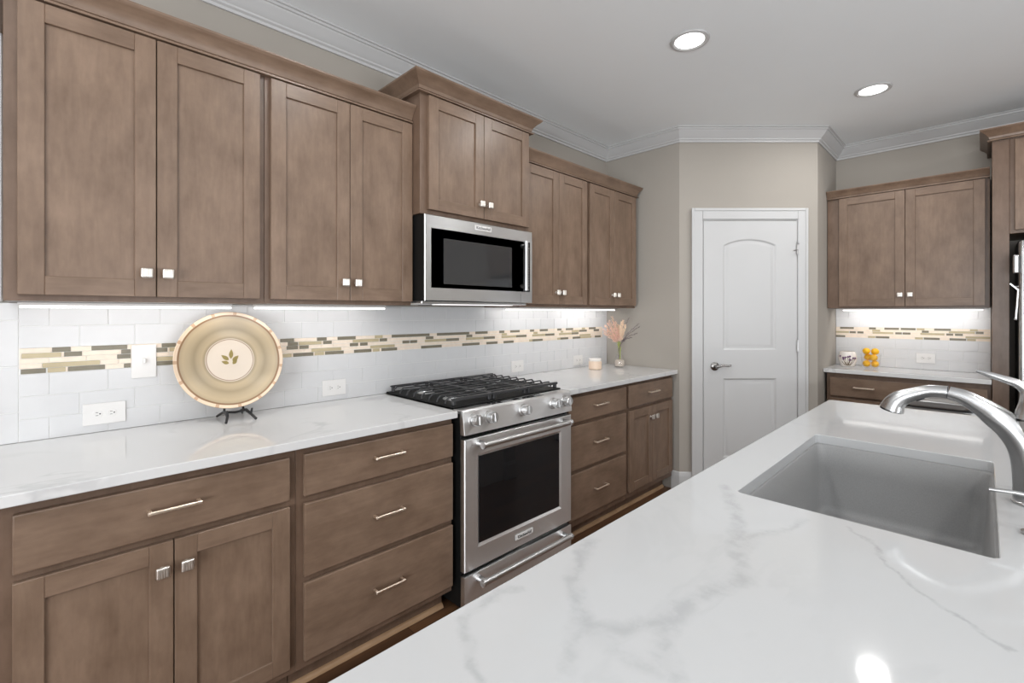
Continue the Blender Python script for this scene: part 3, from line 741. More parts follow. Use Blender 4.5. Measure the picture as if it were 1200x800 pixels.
outlet('white duplex outlet just behind the right edge of the range', 2.315, 0.979, 0.120, 0.077)
outlet('white duplex outlet left of the candle jar, behind the small glass', 3.000, 0.972, 0.120, 0.077)
outlet('white duplex outlet on the short wall near the refrigerator', 0, 0, 0.110, 0.075, (XW, -1.985, 1.002), R(-90))

# under-cabinet light bars
GL = 'light bars under the wall cabinets'
def led_bar(label, loc, length, rotz=0, gain=1.0):
    o = thing('under_cabinet_light', label, 'light', loc, rotz, GL, local=True)
    obj('housing', MB().box(0, length, -0.022, 0.022, 0.008, 0.0185, 0.002), 'plastic', o)
    obj('diffuser', MB().box(0.004, length-0.004, -0.018, 0.018, 0.0, 0.0075, 0.002), 'led', o)
    d = bpy.data.lights.new('bar_light', 'AREA'); d.shape = 'RECTANGLE'; d.size = length-0.02; d.size_y = 0.03; d.energy = LED_W*gain*length/0.6; d.color = (1.0, 0.985, 0.96)
    l = bpy.data.objects.new('bar_light', d); COL.objects.link(l); l.parent = o; l.location = (length/2, 0.0, -0.006); l.rotation_euler = (R(38), 0, 0)
led_bar('white light bar under the wall cabinet above the plate', (-0.062, -0.150, 1.3665), 0.594)
led_bar('white light bar under the wall cabinet left of the microwave', (0.615, -0.150, 1.3665), 0.600)
led_bar('white light bar under the wall cabinet right of the microwave', (2.080, -0.150, 1.3665), 0.565, gain=1.6)
led_bar('white light bar under the wall cabinet above the flower vase', (2.706, -0.150, 1.3665), 0.592, gain=2.2)
led_bar('white light bar over the short counter near the refrigerator', (XW-0.150, -1.480, 1.3655), 0.820, R(-90), gain=2.8)

# ------------------------------------------------------------------ recessed ceiling lamps
def make_lamp():
    o = thing('recessed_light', 'round recessed ceiling light nearest the microwave', 'light', (2.33, -1.236, CEIL), 0, 'recessed ceiling lights', local=True)
    obj('trim_ring', MB().lathe([(0.072, -0.004), (0.082, -0.009), (0.094, -0.006), (0.097, -0.0008), (0.072, -0.0008)], seg=40), 'white', o)
    obj('lens', MB().lathe([(0, -0.005), (0.060, -0.005), (0.0715, -0.0035), (0.0715, -0.001), (0, -0.001)], seg=40), 'lamp', o)
    return o
lamp0 = make_lamp()
spots = [(2.33, -1.236), (3.655, -1.81), (1.0, -1.24), (-0.4, -1.24), (3.6, -3.3), (2.3, -3.3), (0.8, -3.3), (-0.8, -3.3), (0.0, -5.0), (2.4, -5.0)]
for i, (x, y) in enumerate(spots):
    if i:
        dup(lamp0, (x, y, CEIL), 'round recessed ceiling light nearest the pantry and refrigerator' if i == 1 else 'round recessed ceiling light outside the picture above or behind the viewer')
    d = bpy.data.lights.new('lamp_light', 'AREA'); d.shape = 'DISK'; d.size = 0.13; d.energy = LAMP_W; d.color = (1.0, 0.99, 0.97)
    o = bpy.data.objects.new('lamp_light', d); COL.objects.link(o); o.location = (x, y, CEIL-0.012)

# ------------------------------------------------------------------ range
RC = 1.686
r = thing('range', 'stainless slide-in gas range with oven between the base cabinets', 'range', (RC, -0.33, 0))
obj('body', MB().box(1.311, 2.063, -0.648, -0.03, 0.03, 0.900, 0.002).box(1.36, 2.01, -0.55, -0.08, 0.001, 0.0295), 'enamel', r)
# cooktop deck
ck = MB(); ck.box(1.303, 2.072, -0.600, -0.016, 0.9155, 0.924, 0.003, 1)
obj('cooktop', ck, ['enamel', 'enamel'], r)
cp = MB()   # control panel: sloped front face and flat top lip
prof = [(-0.6005, 0.9155), (-0.664, 0.9155), (-0.671, 0.909), (-0.682, 0.806), (-0.650, 0.806), (-0.650, 0.901), (-0.6005, 0.901)]
t = bmesh.new(); a = [t.verts.new((1.306, y, z)) for y, z in prof]; b = [t.verts.new((2.070, y, z)) for y, z in prof]
t.faces.new(a[::-1]); t.faces.new(b)
for i in range(len(prof)): t.faces.new((a[i], a[(i+1) % len(prof)], b[(i+1) % len(prof)], b[i]))
bmesh.ops.bevel(t, geom=t.edges[:], offset=0.002, segments=2, affect='EDGES'); bmesh.ops.recalc_face_normals(t, faces=t.faces)
cp._merge(t, 0)
cpo = obj('control_panel', cp, 'steel', r, smooth=30)
obj('touch_display', MB().box(1.50, 1.87, -0.651, -0.613, 0.9156, 0.9168, 0.0004), 'blackglass', cpo)
for kx in (1.362, 1.456, 1.684, 1.914, 2.008):
    tilt = Matrix.Translation((kx, -0.6755, 0.868)) @ Matrix.Rotation(R(90-6), 4, 'X')
    k = MB(); k.lathe([(0.030, 0.0005), (0.030, 0.005), (0.027, 0.010), (0.022, 0.011), (0.022, 0.016), (0.0245, 0.018), (0.0245, 0.040), (0.021, 0.045), (0, 0.045)], tilt, 28)
    for j in range(12):
        an = 2*math.pi*j/12
        k.box(-0.0022, 0.0022, 0.0235, 0.0262, 0.019, 0.040, 0.0008, mat=tilt @ Matrix.Rotation(an, 4, 'Z'))
    k.box(-0.0025, 0.0025, -0.020, 0.020, 0.0452, 0.0492, 0.001, mat=tilt)
    obj('knob', k, 'chrome', r)
# grates: three cast iron sections
gx = [1.312, 1.561, 1.812, 2.062]
for i in range(3):
    a, b = gx[i]+0.002, gx[i+1]-0.002; g = MB(); zt = 0.958
    y0, y1 = -0.588, -0.035
    g.box(a, b, y0, y0+0.018, zt-0.014, zt, 0.004, 0, 2); g.box(a, b, y1-0.012, y1, zt-0.008, zt, 0.003)
    inner = [(b-0.010, b)] if i == 0 else ([(a, a+0.010)] if i == 2 else [(a, a+0.010), (b-0.010, b)])
    for e0, e1 in inner: g.box(e0, e1, y0+0.019, y1-0.013, zt-0.008, zt, 0.002)
    n = 8
    for k in range(n):
        y = y0+0.055+(y1-y0-0.095)*k/(n-1)
        x0 = a+(0.0 if i != 0 else 0.012); x1 = b-(0.0 if i != 2 else 0.012)
        g.box(x0, x1, y-0.0042, y+0.0042, zt-0.0075, zt-0.0005, 0.002)
        if i == 0: g.tube([(a+0.016, y, zt-0.007), (a+0.004, y, zt-0.014), (a-0.002, y, zt-0.030)], [0.0048, 0.0048, 0.004], 8)
        if i == 2: g.tube([(b-0.016, y, zt-0.007), (b-0.004, y, zt-0.014), (b+0.002, y, zt-0.030)], [0.0048, 0.0048, 0.004], 8)
    xe = a+0.012 if i == 0 else b-0.012
    g.box((a+b)/2-0.004, (a+b)/2+0.004, y0+0.019, y1-0.013, zt-0.009, zt-0.001, 0.002)
    for fx in (a+0.014, b-0.014):
        for fy in (y0+0.012, y1-0.010): g.box(fx-0.008, fx+0.008, fy-0.008, fy+0.008, 0.9245, zt-0.006, 0.002)
    obj('grate', g, 'iron', r)
for bx, by, br in ((1.437, -0.19, 0.036), (1.437, -0.44, 0.045), (1.686, -0.31, 0.05), (1.937, -0.19, 0.036), (1.937, -0.44, 0.045)):
    bu = MB(); bu.lathe([(br+0.012, 0), (br+0.012, 0.004), (br, 0.006), (br, 0.013), (br-0.004, 0.013), (br-0.004, 0.018), (br-0.010, 0.021), (0, 0.021)], Matrix.Translation((bx, by, 0.9243)), 28, mis=[1, 1, 1, 1, 0, 0, 0])
    obj('burner', bu, ['black', 'steel'], r)
# oven door with recessed glass
def framed_front(x0, x1, z0, z1, y0, y1, wx0, wx1, wz0, wz1, rec=0.007):
    bm = bmesh.new()
    def lp(a, b, c, d, y): return [bm.verts.new(v) for v in ((a, y, c), (b, y, c), (b, y, d), (a, y, d))]
    e = 0.003
    L_ = [lp(x0, x1, z0, z1, y1), lp(x0, x1, z0, z1, y0+e), lp(x0+e, x1-e, z0+e, z1-e, y0), lp(wx0-0.012, wx1+0.012, wz0-0.012, wz1+0.012, y0), lp(wx0, wx1, wz0, wz1, y0+rec)]
    for a, b in zip(L_, L_[1:]):
        for i in range(4): bm.faces.new((a[i], a[(i+1) % 4], b[(i+1) % 4], b[i]))
    bm.faces.new(L_[0]); bm.faces.new(L_[-1])
    bmesh.ops.recalc_face_normals(bm, faces=bm.faces)
    return bm
def bar_handle(x0, x1, y, z, yface, rad=0.0135):
    h = MB(); h.tube([(x0, y, z), (x1, y, z)], rad, 20)
    for s, x in ((-1, x0), (1, x1)):
        h.tube([(x, y, z), (x+s*0.012, y, z)], [rad+0.003, rad+0.003], 20)
        h.tube([(x-s*0.008, y+0.004, z), (x-s*0.008, yface, z-0.002)], [rad, rad+0.002], 14)
        h.lathe([(0.0075, 0), (0.0075, 0.0015), (0, 0.0015)], Matrix.Translation((x+s*0.012, y, z)) @ Matrix.Rotation(R(90*s), 4, 'Y'), 14)
    return h
od = obj('oven_door', framed_front(1.309, 2.065, 0.198, 0.786, -0.680, -0.650, 1.396, 1.968, 0.302, 0.700), 'steel', r, smooth=20)
obj('oven_window', MB().box(1.397, 1.967, -0.6745, -0.6735, 0.303, 0.699), 'blackglass', od, smooth=0)
obj('handle', bar_handle(1.382, 1.992, -0.730, 0.762, -0.6805), 'chrome', od)
def badge(parent, xc, z, yf, w=0.125, h=0.027):
    bd = obj('badge', MB().box(xc-w/2, xc+w/2, yf-0.004, yf-0.0003, z-h/2, z+h/2, 0.0015, 0, 2), 'plastic', parent)
    mb = text_mb('KitchenAid', 0.0215, Matrix.Translation((xc, yf-0.0048, z)) @ FRONT)
    obj('badge_lettering', mb, 'dark', bd, smooth=0) if False else obj('badge_lettering', mb, 'dark', parent, smooth=0)
badge(od, 1.687, 0.250, -0.680)
wd = obj('warming_drawer', MB().box(1.309, 2.065, -0.680, -0.650, 0.032, 0.178, 0.003, 0, 2), 'steel', r)
obj('handle', bar_handle(1.382, 1.992, -0.730, 0.150, -0.6805), 'chrome', wd)

# ------------------------------------------------------------------ microwave
r = thing('microwave', 'stainless over-the-range microwave with black glass front', 'microwave', (1.645, -0.2, 1.392))
obj('case', MB().box(1.267, 2.015, -0.425, -0.012, 1.408, 1.822, 0.002), 'enamel', r)
md = obj('door', framed_front(1.268, 2.014, 1.408, 1.820, -0.432, -0.4255, 1.306, 2.000, 1.470, 1.760, 0.004), 'steel_mw', r, smooth=20)
obj('window', MB().box(1.307, 1.945, -0.428, -0.4275, 1.471, 1.759), 'blackglass', md, smooth=0)
obj('viewing_screen', MB().box(1.380, 1.850, -0.4288, -0.4283, 1.492, 1.715), 'greyglass', md, smooth=0)
kp = obj('keypad', MB().box(1.946, 1.999, -0.4282, -0.4277, 1.471, 1.759), 'blackglass', r, smooth=0)
kk = MB()
for i in range(15):
    z = 1.505+i*0.0145
    for j in range(3): kk.box(1.957+j*0.014, 1.963+j*0.014, -0.4287, -0.4284, z, z+0.003)
kk.box(1.958, 1.993, -0.4287, -0.4284, 1.722, 1.726); kk.box(1.966, 1.985, -0.4287, -0.4284, 1.733, 1.748)
obj('key_marks', kk, 'plastic', kp, smooth=0)
h = MB(); h.tube([(1.925, -0.468, 1.484), (1.925, -0.468, 1.748)], 0.0115, 16)
for z in (1.502, 1.730): h.tube([(1.925, -0.466, z), (1.925, -0.4322, z)], [0.009, 0.011], 12)
for z, s in ((1.484, -1), (1.748, 1)): h.tube([(1.925, -0.468, z), (1.925, -0.468, z+s*0.008)], 0.0135, 16)
obj('handle', h, 'chrome', md)
badge(md, 1.632, 1.793, -0.432, 0.115, 0.026)
obj('seam', MB().box(1.9165, 1.918, -0.4325, -0.4318, 1.41, 1.462), 'dark', md, smooth=0)
bt = MB(); bt.box(1.276, 2.004, -0.395, -0.05, 1.394, 1.4078, 0.003)
bo = obj('vent_base', bt, 'steel', r)
obj('cooktop_lamp', MB().box(1.40, 1.90, -0.385, -0.300, 1.3905, 1.3938, 0.001), 'hood', bo)
obj('grease_filter', MB().box(1.45, 1.85, -0.26, -0.10, 1.391, 1.3938, 0.001), 'dark', bo)

# ------------------------------------------------------------------ island
IX0, IX1, IY0, IY1 = 0.12, 2.79, -2.95, -1.748
SX0, SX1, SY0, SY1 = 1.196, 1.966, -2.320, -1.872
def rrect(x0, x1, y0, y1, rad, n=6):
    pts = []
    for cx, cy, a0 in ((x1-rad, y1-rad, 0), (x0+rad, y1-rad, 90), (x0+rad, y0+rad, 180), (x1-rad, y0+rad, 270)):
        for k in range(n+1):
            a = R(a0+90*k/n); pts.append((cx+rad*math.cos(a), cy+rad*math.sin(a)))
    return pts
def island_top():
    bm = bmesh.new(); z0, z1, e = 0.884, 0.914, 0.003
    outs = [(rrect(IX0+e, IX1-e, IY0+e, IY1-e, 0.02), z1), (rrect(IX0, IX1, IY0, IY1, 0.022), z1-e), (rrect(IX0, IX1, IY0, IY1, 0.022), z0)]
    ins = [(rrect(SX0-0.0015, SX1+0.0015, SY0-0.0015, SY1+0.0015, 0.016), z1), (rrect(SX0, SX1, SY0, SY1, 0.015), z1-0.0015), (rrect(SX0, SX1, SY0, SY1, 0.015), z0)]
    def mk(l): return [[bm.verts.new((x, y, z)) for x, y in p] for p, z in l]
    o, i = mk(outs), mk(ins)
    def ed(l):
        res = []
        for k in range(len(l)):
            e_ = bm.edges.get((l[k], l[(k+1) % len(l)])) or bm.edges.new((l[k], l[(k+1) % len(l)])); res.append(e_)
        return res
    for L_ in (o, i):
        for a, b in zip(L_, L_[1:]):
            for k in range(len(a)): bm.faces.new((a[k], a[(k+1) % len(a)], b[(k+1) % len(a)], b[k]))
    bmesh.ops.triangle_fill(bm, edges=ed(o[0])+ed(i[0]), use_beauty=True, normal=(0, 0, 1))
    bmesh.ops.triangle_fill(bm, edges=ed(o[2])+ed(i[2]), use_beauty=True, normal=(0, 0, -1))
    bmesh.ops.recalc_face_normals(bm, faces=bm.faces)
    return bm
r = thing('island', 'large kitchen island with white veined quartz top in the foreground', 'island', (1.45, -2.35, 0))
obj('countertop', island_top(), 'quartz_island', r, smooth=25)
b = MB(); t_ = 0.02
bx0, bx1, by0, by1 = IX0+0.10, IX1-0.06, IY0+0.30, IY1-0.05
b.box(bx0, bx1, by1-t_, by1, 0.001, 0.8835); b.box(bx0, bx1, by0, by0+t_, 0.001, 0.8835)
b.box(bx0, bx0+t_, by0+t_, by1-t_, 0.001, 0.8835); b.box(bx1-t_, bx1, by0+t_, by1-t_, 0.001, 0.8835)
obj('base', b, 'islandpaint', r, smooth=20)
for px, py in ((bx1-0.05, by1+0.012), (bx0+0.05, by1+0.012)):
    p = MB(); p.box(px-0.055, px+0.055, py-0.0115, py+0.012, 0.14, 0.8832, 0.004); p.box(px-0.066, px+0.066, py-0.0115, py+0.022, 0.001, 0.125, 0.004)
    p.box(px-0.060, px+0.060, py-0.0115, py+0.017, 0.126, 0.139, 0.003); p.box(px-0.062, px+0.062, py-0.0115, py+0.02, 0.70, 0.73, 0.004)
    obj('post', p, 'white', r)
# undermount sink
def sink_bm():
    bm = bmesh.new(); zb = 0.652
    rings = [(rrect(SX0-0.022, SX1+0.022, SY0-0.022, SY1+0.022, 0.03, 8), 0.8738), (rrect(SX0-0.022, SX1+0.022, SY0-0.022, SY1+0.022, 0.03, 8), 0.8835), (rrect(SX0+0.004, SX1-0.004, SY0+0.004, SY1-0.004, 0.022, 8), 0.8835),
             (rrect(SX0+0.007, SX1-0.007, SY0+0.007, SY1-0.007, 0.026, 8), 0.879), (rrect(SX0+0.013, SX1-0.013, SY0+0.012, SY1-0.012, 0.032, 8), 0.80), (rrect(SX0+0.024, SX1-0.024, SY0+0.020, SY1-0.020, 0.040, 8), zb+0.030),
             (rrect(SX0+0.027, SX1-0.027, SY0+0.023, SY1-0.023, 0.042, 8), zb+0.016), (rrect(SX0+0.034, SX1-0.034, SY0+0.030, SY1-0.030, 0.042, 8), zb+0.006), (rrect(SX0+0.050, SX1-0.050, SY0+0.046, SY1-0.046, 0.042, 8), zb+0.0015), (rrect(SX0+0.10, SX1-0.10, SY0+0.09, SY1-0.09, 0.042, 8), zb)]
    V = [[bm.verts.new((x, y, z)) for x, y in p] for p, z in rings]
    for a, b in zip(V, V[1:]):
        for k in range(len(a)): bm.faces.new((a[k], a[(k+1) % len(a)], b[(k+1) % len(a)], b[k]))
    bm.faces.new(V[-1])
    # outer shell
    W_ = [V[0]] + [[bm.verts.new((x, y, z)) for x, y in p] for p, z in ((rrect(SX0+0.002, SX1-0.002, SY0+0.002, SY1-0.002, 0.03, 8), 0.865), (rrect(SX0+0.02, SX1-0.02, SY0+0.02, SY1-0.02, 0.06, 8), zb-0.012))]
    for a, b in zip(W_, W_[1:]):
        for k in range(len(a)): bm.faces.new((a[k], b[k], b[(k+1) % len(a)], a[(k+1) % len(a)]))
    bm.faces.new(W_[-1][::-1])
    bmesh.ops.recalc_face_normals(bm, faces=bm.faces)
    return bm
r = thing('sink', 'grey undermount single-bowl sink set into the island', 'sink', (1.58, -2.096, 0.640))
so = obj('bowl', sink_bm(), 'sink', r, smooth=50)
obj('drain', MB().lathe([(0.055, 0.0), (0.057, 0.002), (0.045, 0.0035), (0.035, 0.001), (0, 0.0008)], Matrix.Translation((1.66, -2.05, 0.6525)), 32), 'chrome', r)

# faucet: spout reaches over the sink in the plane x = 1.59
r = thing('faucet', 'satin nickel pull-out faucet arching over the island sink', 'faucet', (1.59, -2.378, 0.914))
FXp = 1.59
def cat(pts, n=6):
    out = []
    for i in range(len(pts)-1):
        p0, p1, p2, p3 = [Vector(pts[max(0, min(len(pts)-1, j))]) for j in (i-1, i, i+1, i+2)]
        for k in range(n):
            t = k/n
            out.append(0.5*((2*p1)+(-p0+p2)*t+(2*p0-5*p1+4*p2-p3)*t*t+(-p0+3*p1-3*p2+p3)*t**3))
    out.append(Vector(pts[-1])); return out
def spline(ctrl, n=6):                       # ctrl: (y, z, radius)
    o = cat([(y, z, rr) for y, z, rr in ctrl], n)
    return [(FXp, v.x, v.y) for v in o], [v.z for v in o]
pts, rad = spline([(-2.378, 0.9143, 0.0315), (-2.378, 0.96, 0.0315), (-2.374, 1.01, 0.031), (-2.364, 1.048, 0.030), (-2.344, 1.082, 0.029), (-2.318, 1.107, 0.0265), (-2.296, 1.1255, 0.0225), (-2.266, 1.1445, 0.0185), (-2.2375, 1.1535, 0.0160)])
body = MB().tube(pts, rad, 24)
body.tube([(FXp, -2.378, 1.03), (FXp, -2.376, 1.085), (FXp, -2.374, 1.106)], [0.030, 0.0285, 0.027], 24)
body.lathe([(0.033, 0.0003), (0.0345, 0.003), (0.033, 0.006), (0.031, 0.007)], Matrix.Translation((FXp, -2.378, 0.914)), 28)
obj('body', body, 'faucet', r, smooth=60)
pts, rad = spline([(-2.2372, 1.1536, 0.0157), (-2.205, 1.153, 0.0155), (-2.178, 1.144, 0.0165), (-2.150, 1.130, 0.0195), (-2.134, 1.114, 0.0228), (-2.1265, 1.0950, 0.0268)])
wa = obj('spray_wand', MB().tube(pts, rad, 24), 'faucet', r, smooth=60)
obj('seam_ring', MB().tube([(FXp, -2.2368, 1.1536), (FXp, -2.2354, 1.1537)], [0.0164, 0.0164], 24), 'dark', wa)
d_ = Vector((0, 0.0045, -0.0190)).normalized()
Mw = Matrix.Translation((FXp, -2.1264, 1.0946)) @ d_.to_track_quat('Z', 'Y').to_matrix().to_4x4()
obj('spray_face', MB().lathe([(0.0255, 0), (0.0245, 0.003), (0, 0.0035)], Mw, 24), 'dark', wa)
obj('spray_button', MB().tube([(FXp, -2.176, 1.1255), (FXp, -2.192, 1.1345)], [0.0035, 0.0035], 8), 'dark', wa)
lv = cat([(-2.374, 1.108, 0.026), (-2.375, 1.128, 0.023), (-2.374, 1.150, 0.017), (-2.369, 1.172, 0.012), (-2.355, 1.187, 0.010), (-2.330, 1.197, 0.0085), (-2.305, 1.2055, 0.0065), (-2.287, 1.2115, 0.0035)])
obj('lever', MB().tube([(FXp, v.x, v.y) for v in lv], [v.z for v in lv], 20), 'faucet', r, smooth=60)
r = thing('soap_dispenser', 'thin-spouted metal soap dispenser in front of the faucet at the right edge', 'dispenser', (1.375, -2.373, 0.914))
obj('pump_body', MB().lathe([(0.0215, 0.0003), (0.0215, 0.006), (0.012, 0.010), (0.0095, 0.014), (0.0095, 0.062), (0.012, 0.066), (0.012, 0.082), (0.006, 0.088), (0, 0.088)], Matrix.Translation((1.375, -2.373, 0.914)), 24), 'faucet', r)
obj('spout', MB().tube([(1.375, -2.373, 0.990), (1.375, -2.345, 0.991), (1.375, -2.3075, 0.988)], [0.0048, 0.0042, 0.0040], 12), 'faucet', r)

# steel waste bin standing on the floor beyond the island
r = thing('waste_bin', 'grey steel waste bin glimpsed under the faucet arch', 'bin', (3.93, -2.09, 0))
def half(x0, x1, y0, y1, rad=0.09): return rrect(x0, x1, y0, y1, rad, 8)
obj('bin_body', MB().prism(half(3.80, 4.09, -2.305, -1.895), 0.02, 0.765, bev=0.004), 'bin', r, smooth=40)
obj('bin_base', MB().prism(half(3.805, 4.085, -2.30, -1.90), 0.001, 0.0195), 'dark', r, smooth=40)
obj('bin_rim', MB().prism(half(3.805, 4.085, -2.30, -1.90), 0.7655, 0.775), 'dark', r, smooth=40)
obj('bin_lid', MB().prism(half(3.80, 4.09, -2.305, -1.895), 0.7755, 0.812, bev=0.012), 'bin', r, smooth=60)

# ------------------------------------------------------------------ small things
# plate on its easel
tilt = R(11)
pc = Vector((0.541, -0.098, 1.156))
pm = Matrix.Translation(pc) @ Matrix.Rotation(tilt, 4, 'X')
r = bpy.data.objects.new('decorative_plate', None); COL.objects.link(r); r.location = pc; r.rotation_euler = (-tilt, 0, 0)
tag(r, 'large round tan and cream stoneware plate with leaf motif standing on the counter', 'plate'); ORIG[r.name] = Vector((0, 0, 0))
PF = FRONT
prof = [(0, 0.0), (0.06, 0.0), (0.086, 0.001), (0.10, 0.004), (0.15, 0.013), (0.182, 0.020), (0.196, 0.024), (0.198, 0.021), (0.182, 0.013), (0.15, 0.006), (0.10, -0.004), (0.09, -0.008), (0.085, -0.008), (0.083, -0.004), (0, -0.004)]
obj('dish', MB().lathe(prof, PF, 72), 'plate', r, smooth=60)
def leaf_bm(cx, cz, ln, wd, ang):
    m = MB(); pts = []
    for k in range(13): t = k/12; pts.append((ln*t, wd*math.sin(math.pi*t**0.8)))
    poly = pts + [(x, -y) for x, y in pts[-2:0:-1]]
    m.prism([(x, y) for x, y in poly], 0.0004, 0.0012, mat=PF @ Matrix.Translation((cx, cz, 0)) @ Matrix.Rotation(R(ang), 4, 'Z'))
    return m
lm = MB()
for cx, cz, ln, wd, ang in ((0.002, 0.005, 0.040, 0.0075, 85), (-0.006, 0.000, 0.034, 0.0075, 140), (-0.006, -0.014, 0.028, 0.007, 160), (0.008, -0.006, 0.032, 0.008, 45), (0.008, -0.018, 0.026, 0.007, 50)):
    q = leaf_bm(cx, cz, ln, wd, ang); me = bpy.data.meshes.new('t'); q.bm.to_mesh(me); q.bm.free(); lm.bm.from_mesh(me); bpy.data.meshes.remove(me)
obj('leaf_motif', lm, 'leafgold', r, smooth=0)
e = MB()
for s in (-1, 1):
    x = 0.556+s*0.042
    e.tube([(x+s*0.012, -0.196, 0.9182), (x, -0.168, 0.936), (x-s*0.004, -0.120, 0.946), (x-s*0.008, -0.070, 0.938), (x+s*0.006, -0.030, 0.9182)], [0.005, 0.0055, 0.006, 0.006, 0.0045], 10)
    e.tube([(x, -0.168, 0.936), (x+s*0.003, -0.1745, 0.960)], [0.005, 0.0035], 10)
    e.tube([(x-s*0.006, -0.094, 0.943), (x-s*0.018, -0.048, 1.02), (x-s*0.028, -0.030, 1.08)], [0.0045, 0.004, 0.0035], 8)
e.tube([(0.514, -0.120, 0.946), (0.556, -0.112, 0.940), (0.598, -0.120, 0.946)], 0.005, 10)
tag(obj('plate_easel', e, 'black', origin=(0.556, -0.11, 0.914)), 'small black easel stand holding up the large plate', 'stand')

# candle jar, small glass, vase with dried stems
cx, cy = 3.002, -0.178
r = thing('candle_jar', 'lidded opal glass candle jar beside the flower vase', 'candle', (cx, cy, 0.914))
T_ = Matrix.Translation((cx, cy, 0.9143))
obj('jar', MB().lathe([(0, 0), (0.044, 0), (0.050, 0.006), (0.050, 0.058), (0.047, 0.064), (0, 0.064)], T_, 32), 'wax', r)
obj('lid', MB().lathe([(0.048, 0.0645), (0.049, 0.067), (0.049, 0.082), (0.046, 0.086), (0, 0.086)], T_, 32), 'opal', r)
gx_, gy_ = 3.005, -0.052
r = thing('glass_votive', 'small clear star-sided glass votive below the outlet left of the candle jar', 'glass', (gx_, gy_, 0.914))
v = MB(); st = []
for k in range(12):
    a = 2*math.pi*k/12; q = 0.030 if k % 2 else 0.021; st.append((gx_+q*math.cos(a), gy_+q*math.sin(a)))
v.prism(st, 0.9145, 0.9195); v.lathe([(0.0195, 0.005), (0.023, 0.020), (0.028, 0.040), (0.0265, 0.040), (0.018, 0.010), (0, 0.008)], Matrix.Translation((gx_, gy_, 0.9145)), 24)
obj('cup', v, 'glass', r)

vx, vy = 3.255, -0.235
r = thing('flower_vase', 'small clear glass bud vase at the end of the right counter', 'vase', (vx, vy, 0.914))
T_ = Matrix.Translation((vx, vy, 0.9143))
vp = [(0, 0), (0.036, 0), (0.041, 0.006), (0.042, 0.03), (0.040, 0.06), (0.030, 0.085), (0.019, 0.105), (0.016, 0.13), (0.018, 0.16), (0.028, 0.20), (0.034, 0.225), (0.0325, 0.225), (0.0265, 0.20), (0.0165, 0.16), (0.0145, 0.13), (0.0175, 0.105), (0.028, 0.083), (0.037, 0.06), (0.039, 0.03), (0.038, 0.010), (0, 0.008)]
obj('glass_body', MB().lathe(vp, T_, 32), 'glass', r, smooth=60)
obj('pebble_fill', MB().lathe([(0, 0.0085), (0.036, 0.011), (0.0375, 0.03), (0.036, 0.056), (0.02, 0.062), (0, 0.060)], T_, 24), simple('pale_pebbles', lin(196, 184, 172), 0.6, noise=0.25, scale=120), r)
rnd = random.Random(11)
def stem(kind, tip, label, group, mat, n, ln, th):
    base_ = Vector((vx+rnd.uniform(-0.006, 0.006), vy+rnd.uniform(-0.006, 0.006), 0.914+0.066))
    neck = Vector((vx+rnd.uniform(-0.008, 0.008), vy+rnd.uniform(-0.008, 0.008), 0.914+0.16))
    lip = neck+(Vector(tip)-neck)*0.38+Vector((0, 0, 0.022 if kind != 'dark_sprig' else 0.03))
    s = cat([base_, neck, lip, Vector(tip)], 8)
    o = bpy.data.objects.new(kind, None); COL.objects.link(o); o.location = base_; tag(o, label, 'flower', group); ORIG[o.name] = base_.copy()
    obj('stalk', MB().tube(s, [0.0028]*(len(s)-14)+[0.0011]*14, 6), 'green' if kind != 'dark_sprig' else mat, o)
    h = MB(); up = s[len(s)//2:]
    for k in range(n):
        t = k/(n-1); i = min(int(t*(len(up)-1)), len(up)-2); f = t*(len(up)-1)-i
        p = up[i].lerp(up[i+1], f); d = (up[i+1]-up[i]).normalized()
        a = rnd.uniform(0, 6.283); sd = d.orthogonal().normalized(); sd = Matrix.Rotation(a, 3, d) @ sd
        e_ = p+(d*0.8+sd*rnd.uniform(0.5, 1.0)).normalized()*ln*(1-0.55*t)
        h.tube([p, p.lerp(e_, 0.5), e_], [th*0.5, th, th*0.25], 4)
    obj('plume', h, mat, o, smooth=60)
GP = 'dried stems in the bud vase'
def off(r_, u_, z): # r_: along the view's right, u_: towards the viewer
    q = 0.70710678; return (vx+r_*q-u_*q, vy-r_*q-u_*q, z)
for a, b, z in ((-0.135, 0.0, 1.215), (-0.125, 0.02, 1.185), (-0.11, -0.02, 1.245), (-0.085, 0.02, 1.285), (-0.060, 0.0, 1.315), (-0.055, 0.03, 1.265), (-0.10, 0.0, 1.210), (-0.075, 0.04, 1.235), (-0.03, 0.0, 1.275), (-0.095, 0.01, 1.265), (-0.04, 0.02, 1.225)):
    stem('dried_flower', off(a, b, z), 'feathery pink dried grass stem spreading left from the bud vase', GP+', pink', 'pink', 70, 0.034, 0.0015)
for a, b, z in ((0.010, 0.02, 1.275), (0.030, 0.0, 1.285), (-0.004, -0.015, 1.25), (0.045, 0.01, 1.25)):
    stem('cream_plume', off(a, b, z), 'soft cream dried plume standing upright in the bud vase', GP+', cream', 'blush', 110, 0.028, 0.0026)
for a, b, z in ((0.072, 0.0, 1.305), (0.150, 0.01, 1.262), (0.165, -0.02, 1.238), (0.135, 0.01, 1.185), (0.095, 0.0, 1.150)):
    stem('dark_sprig', off(a, b, z), 'dark purple dried sprig leaning right from the bud vase', GP+', purple', 'purple', 18, 0.018, 0.0022)

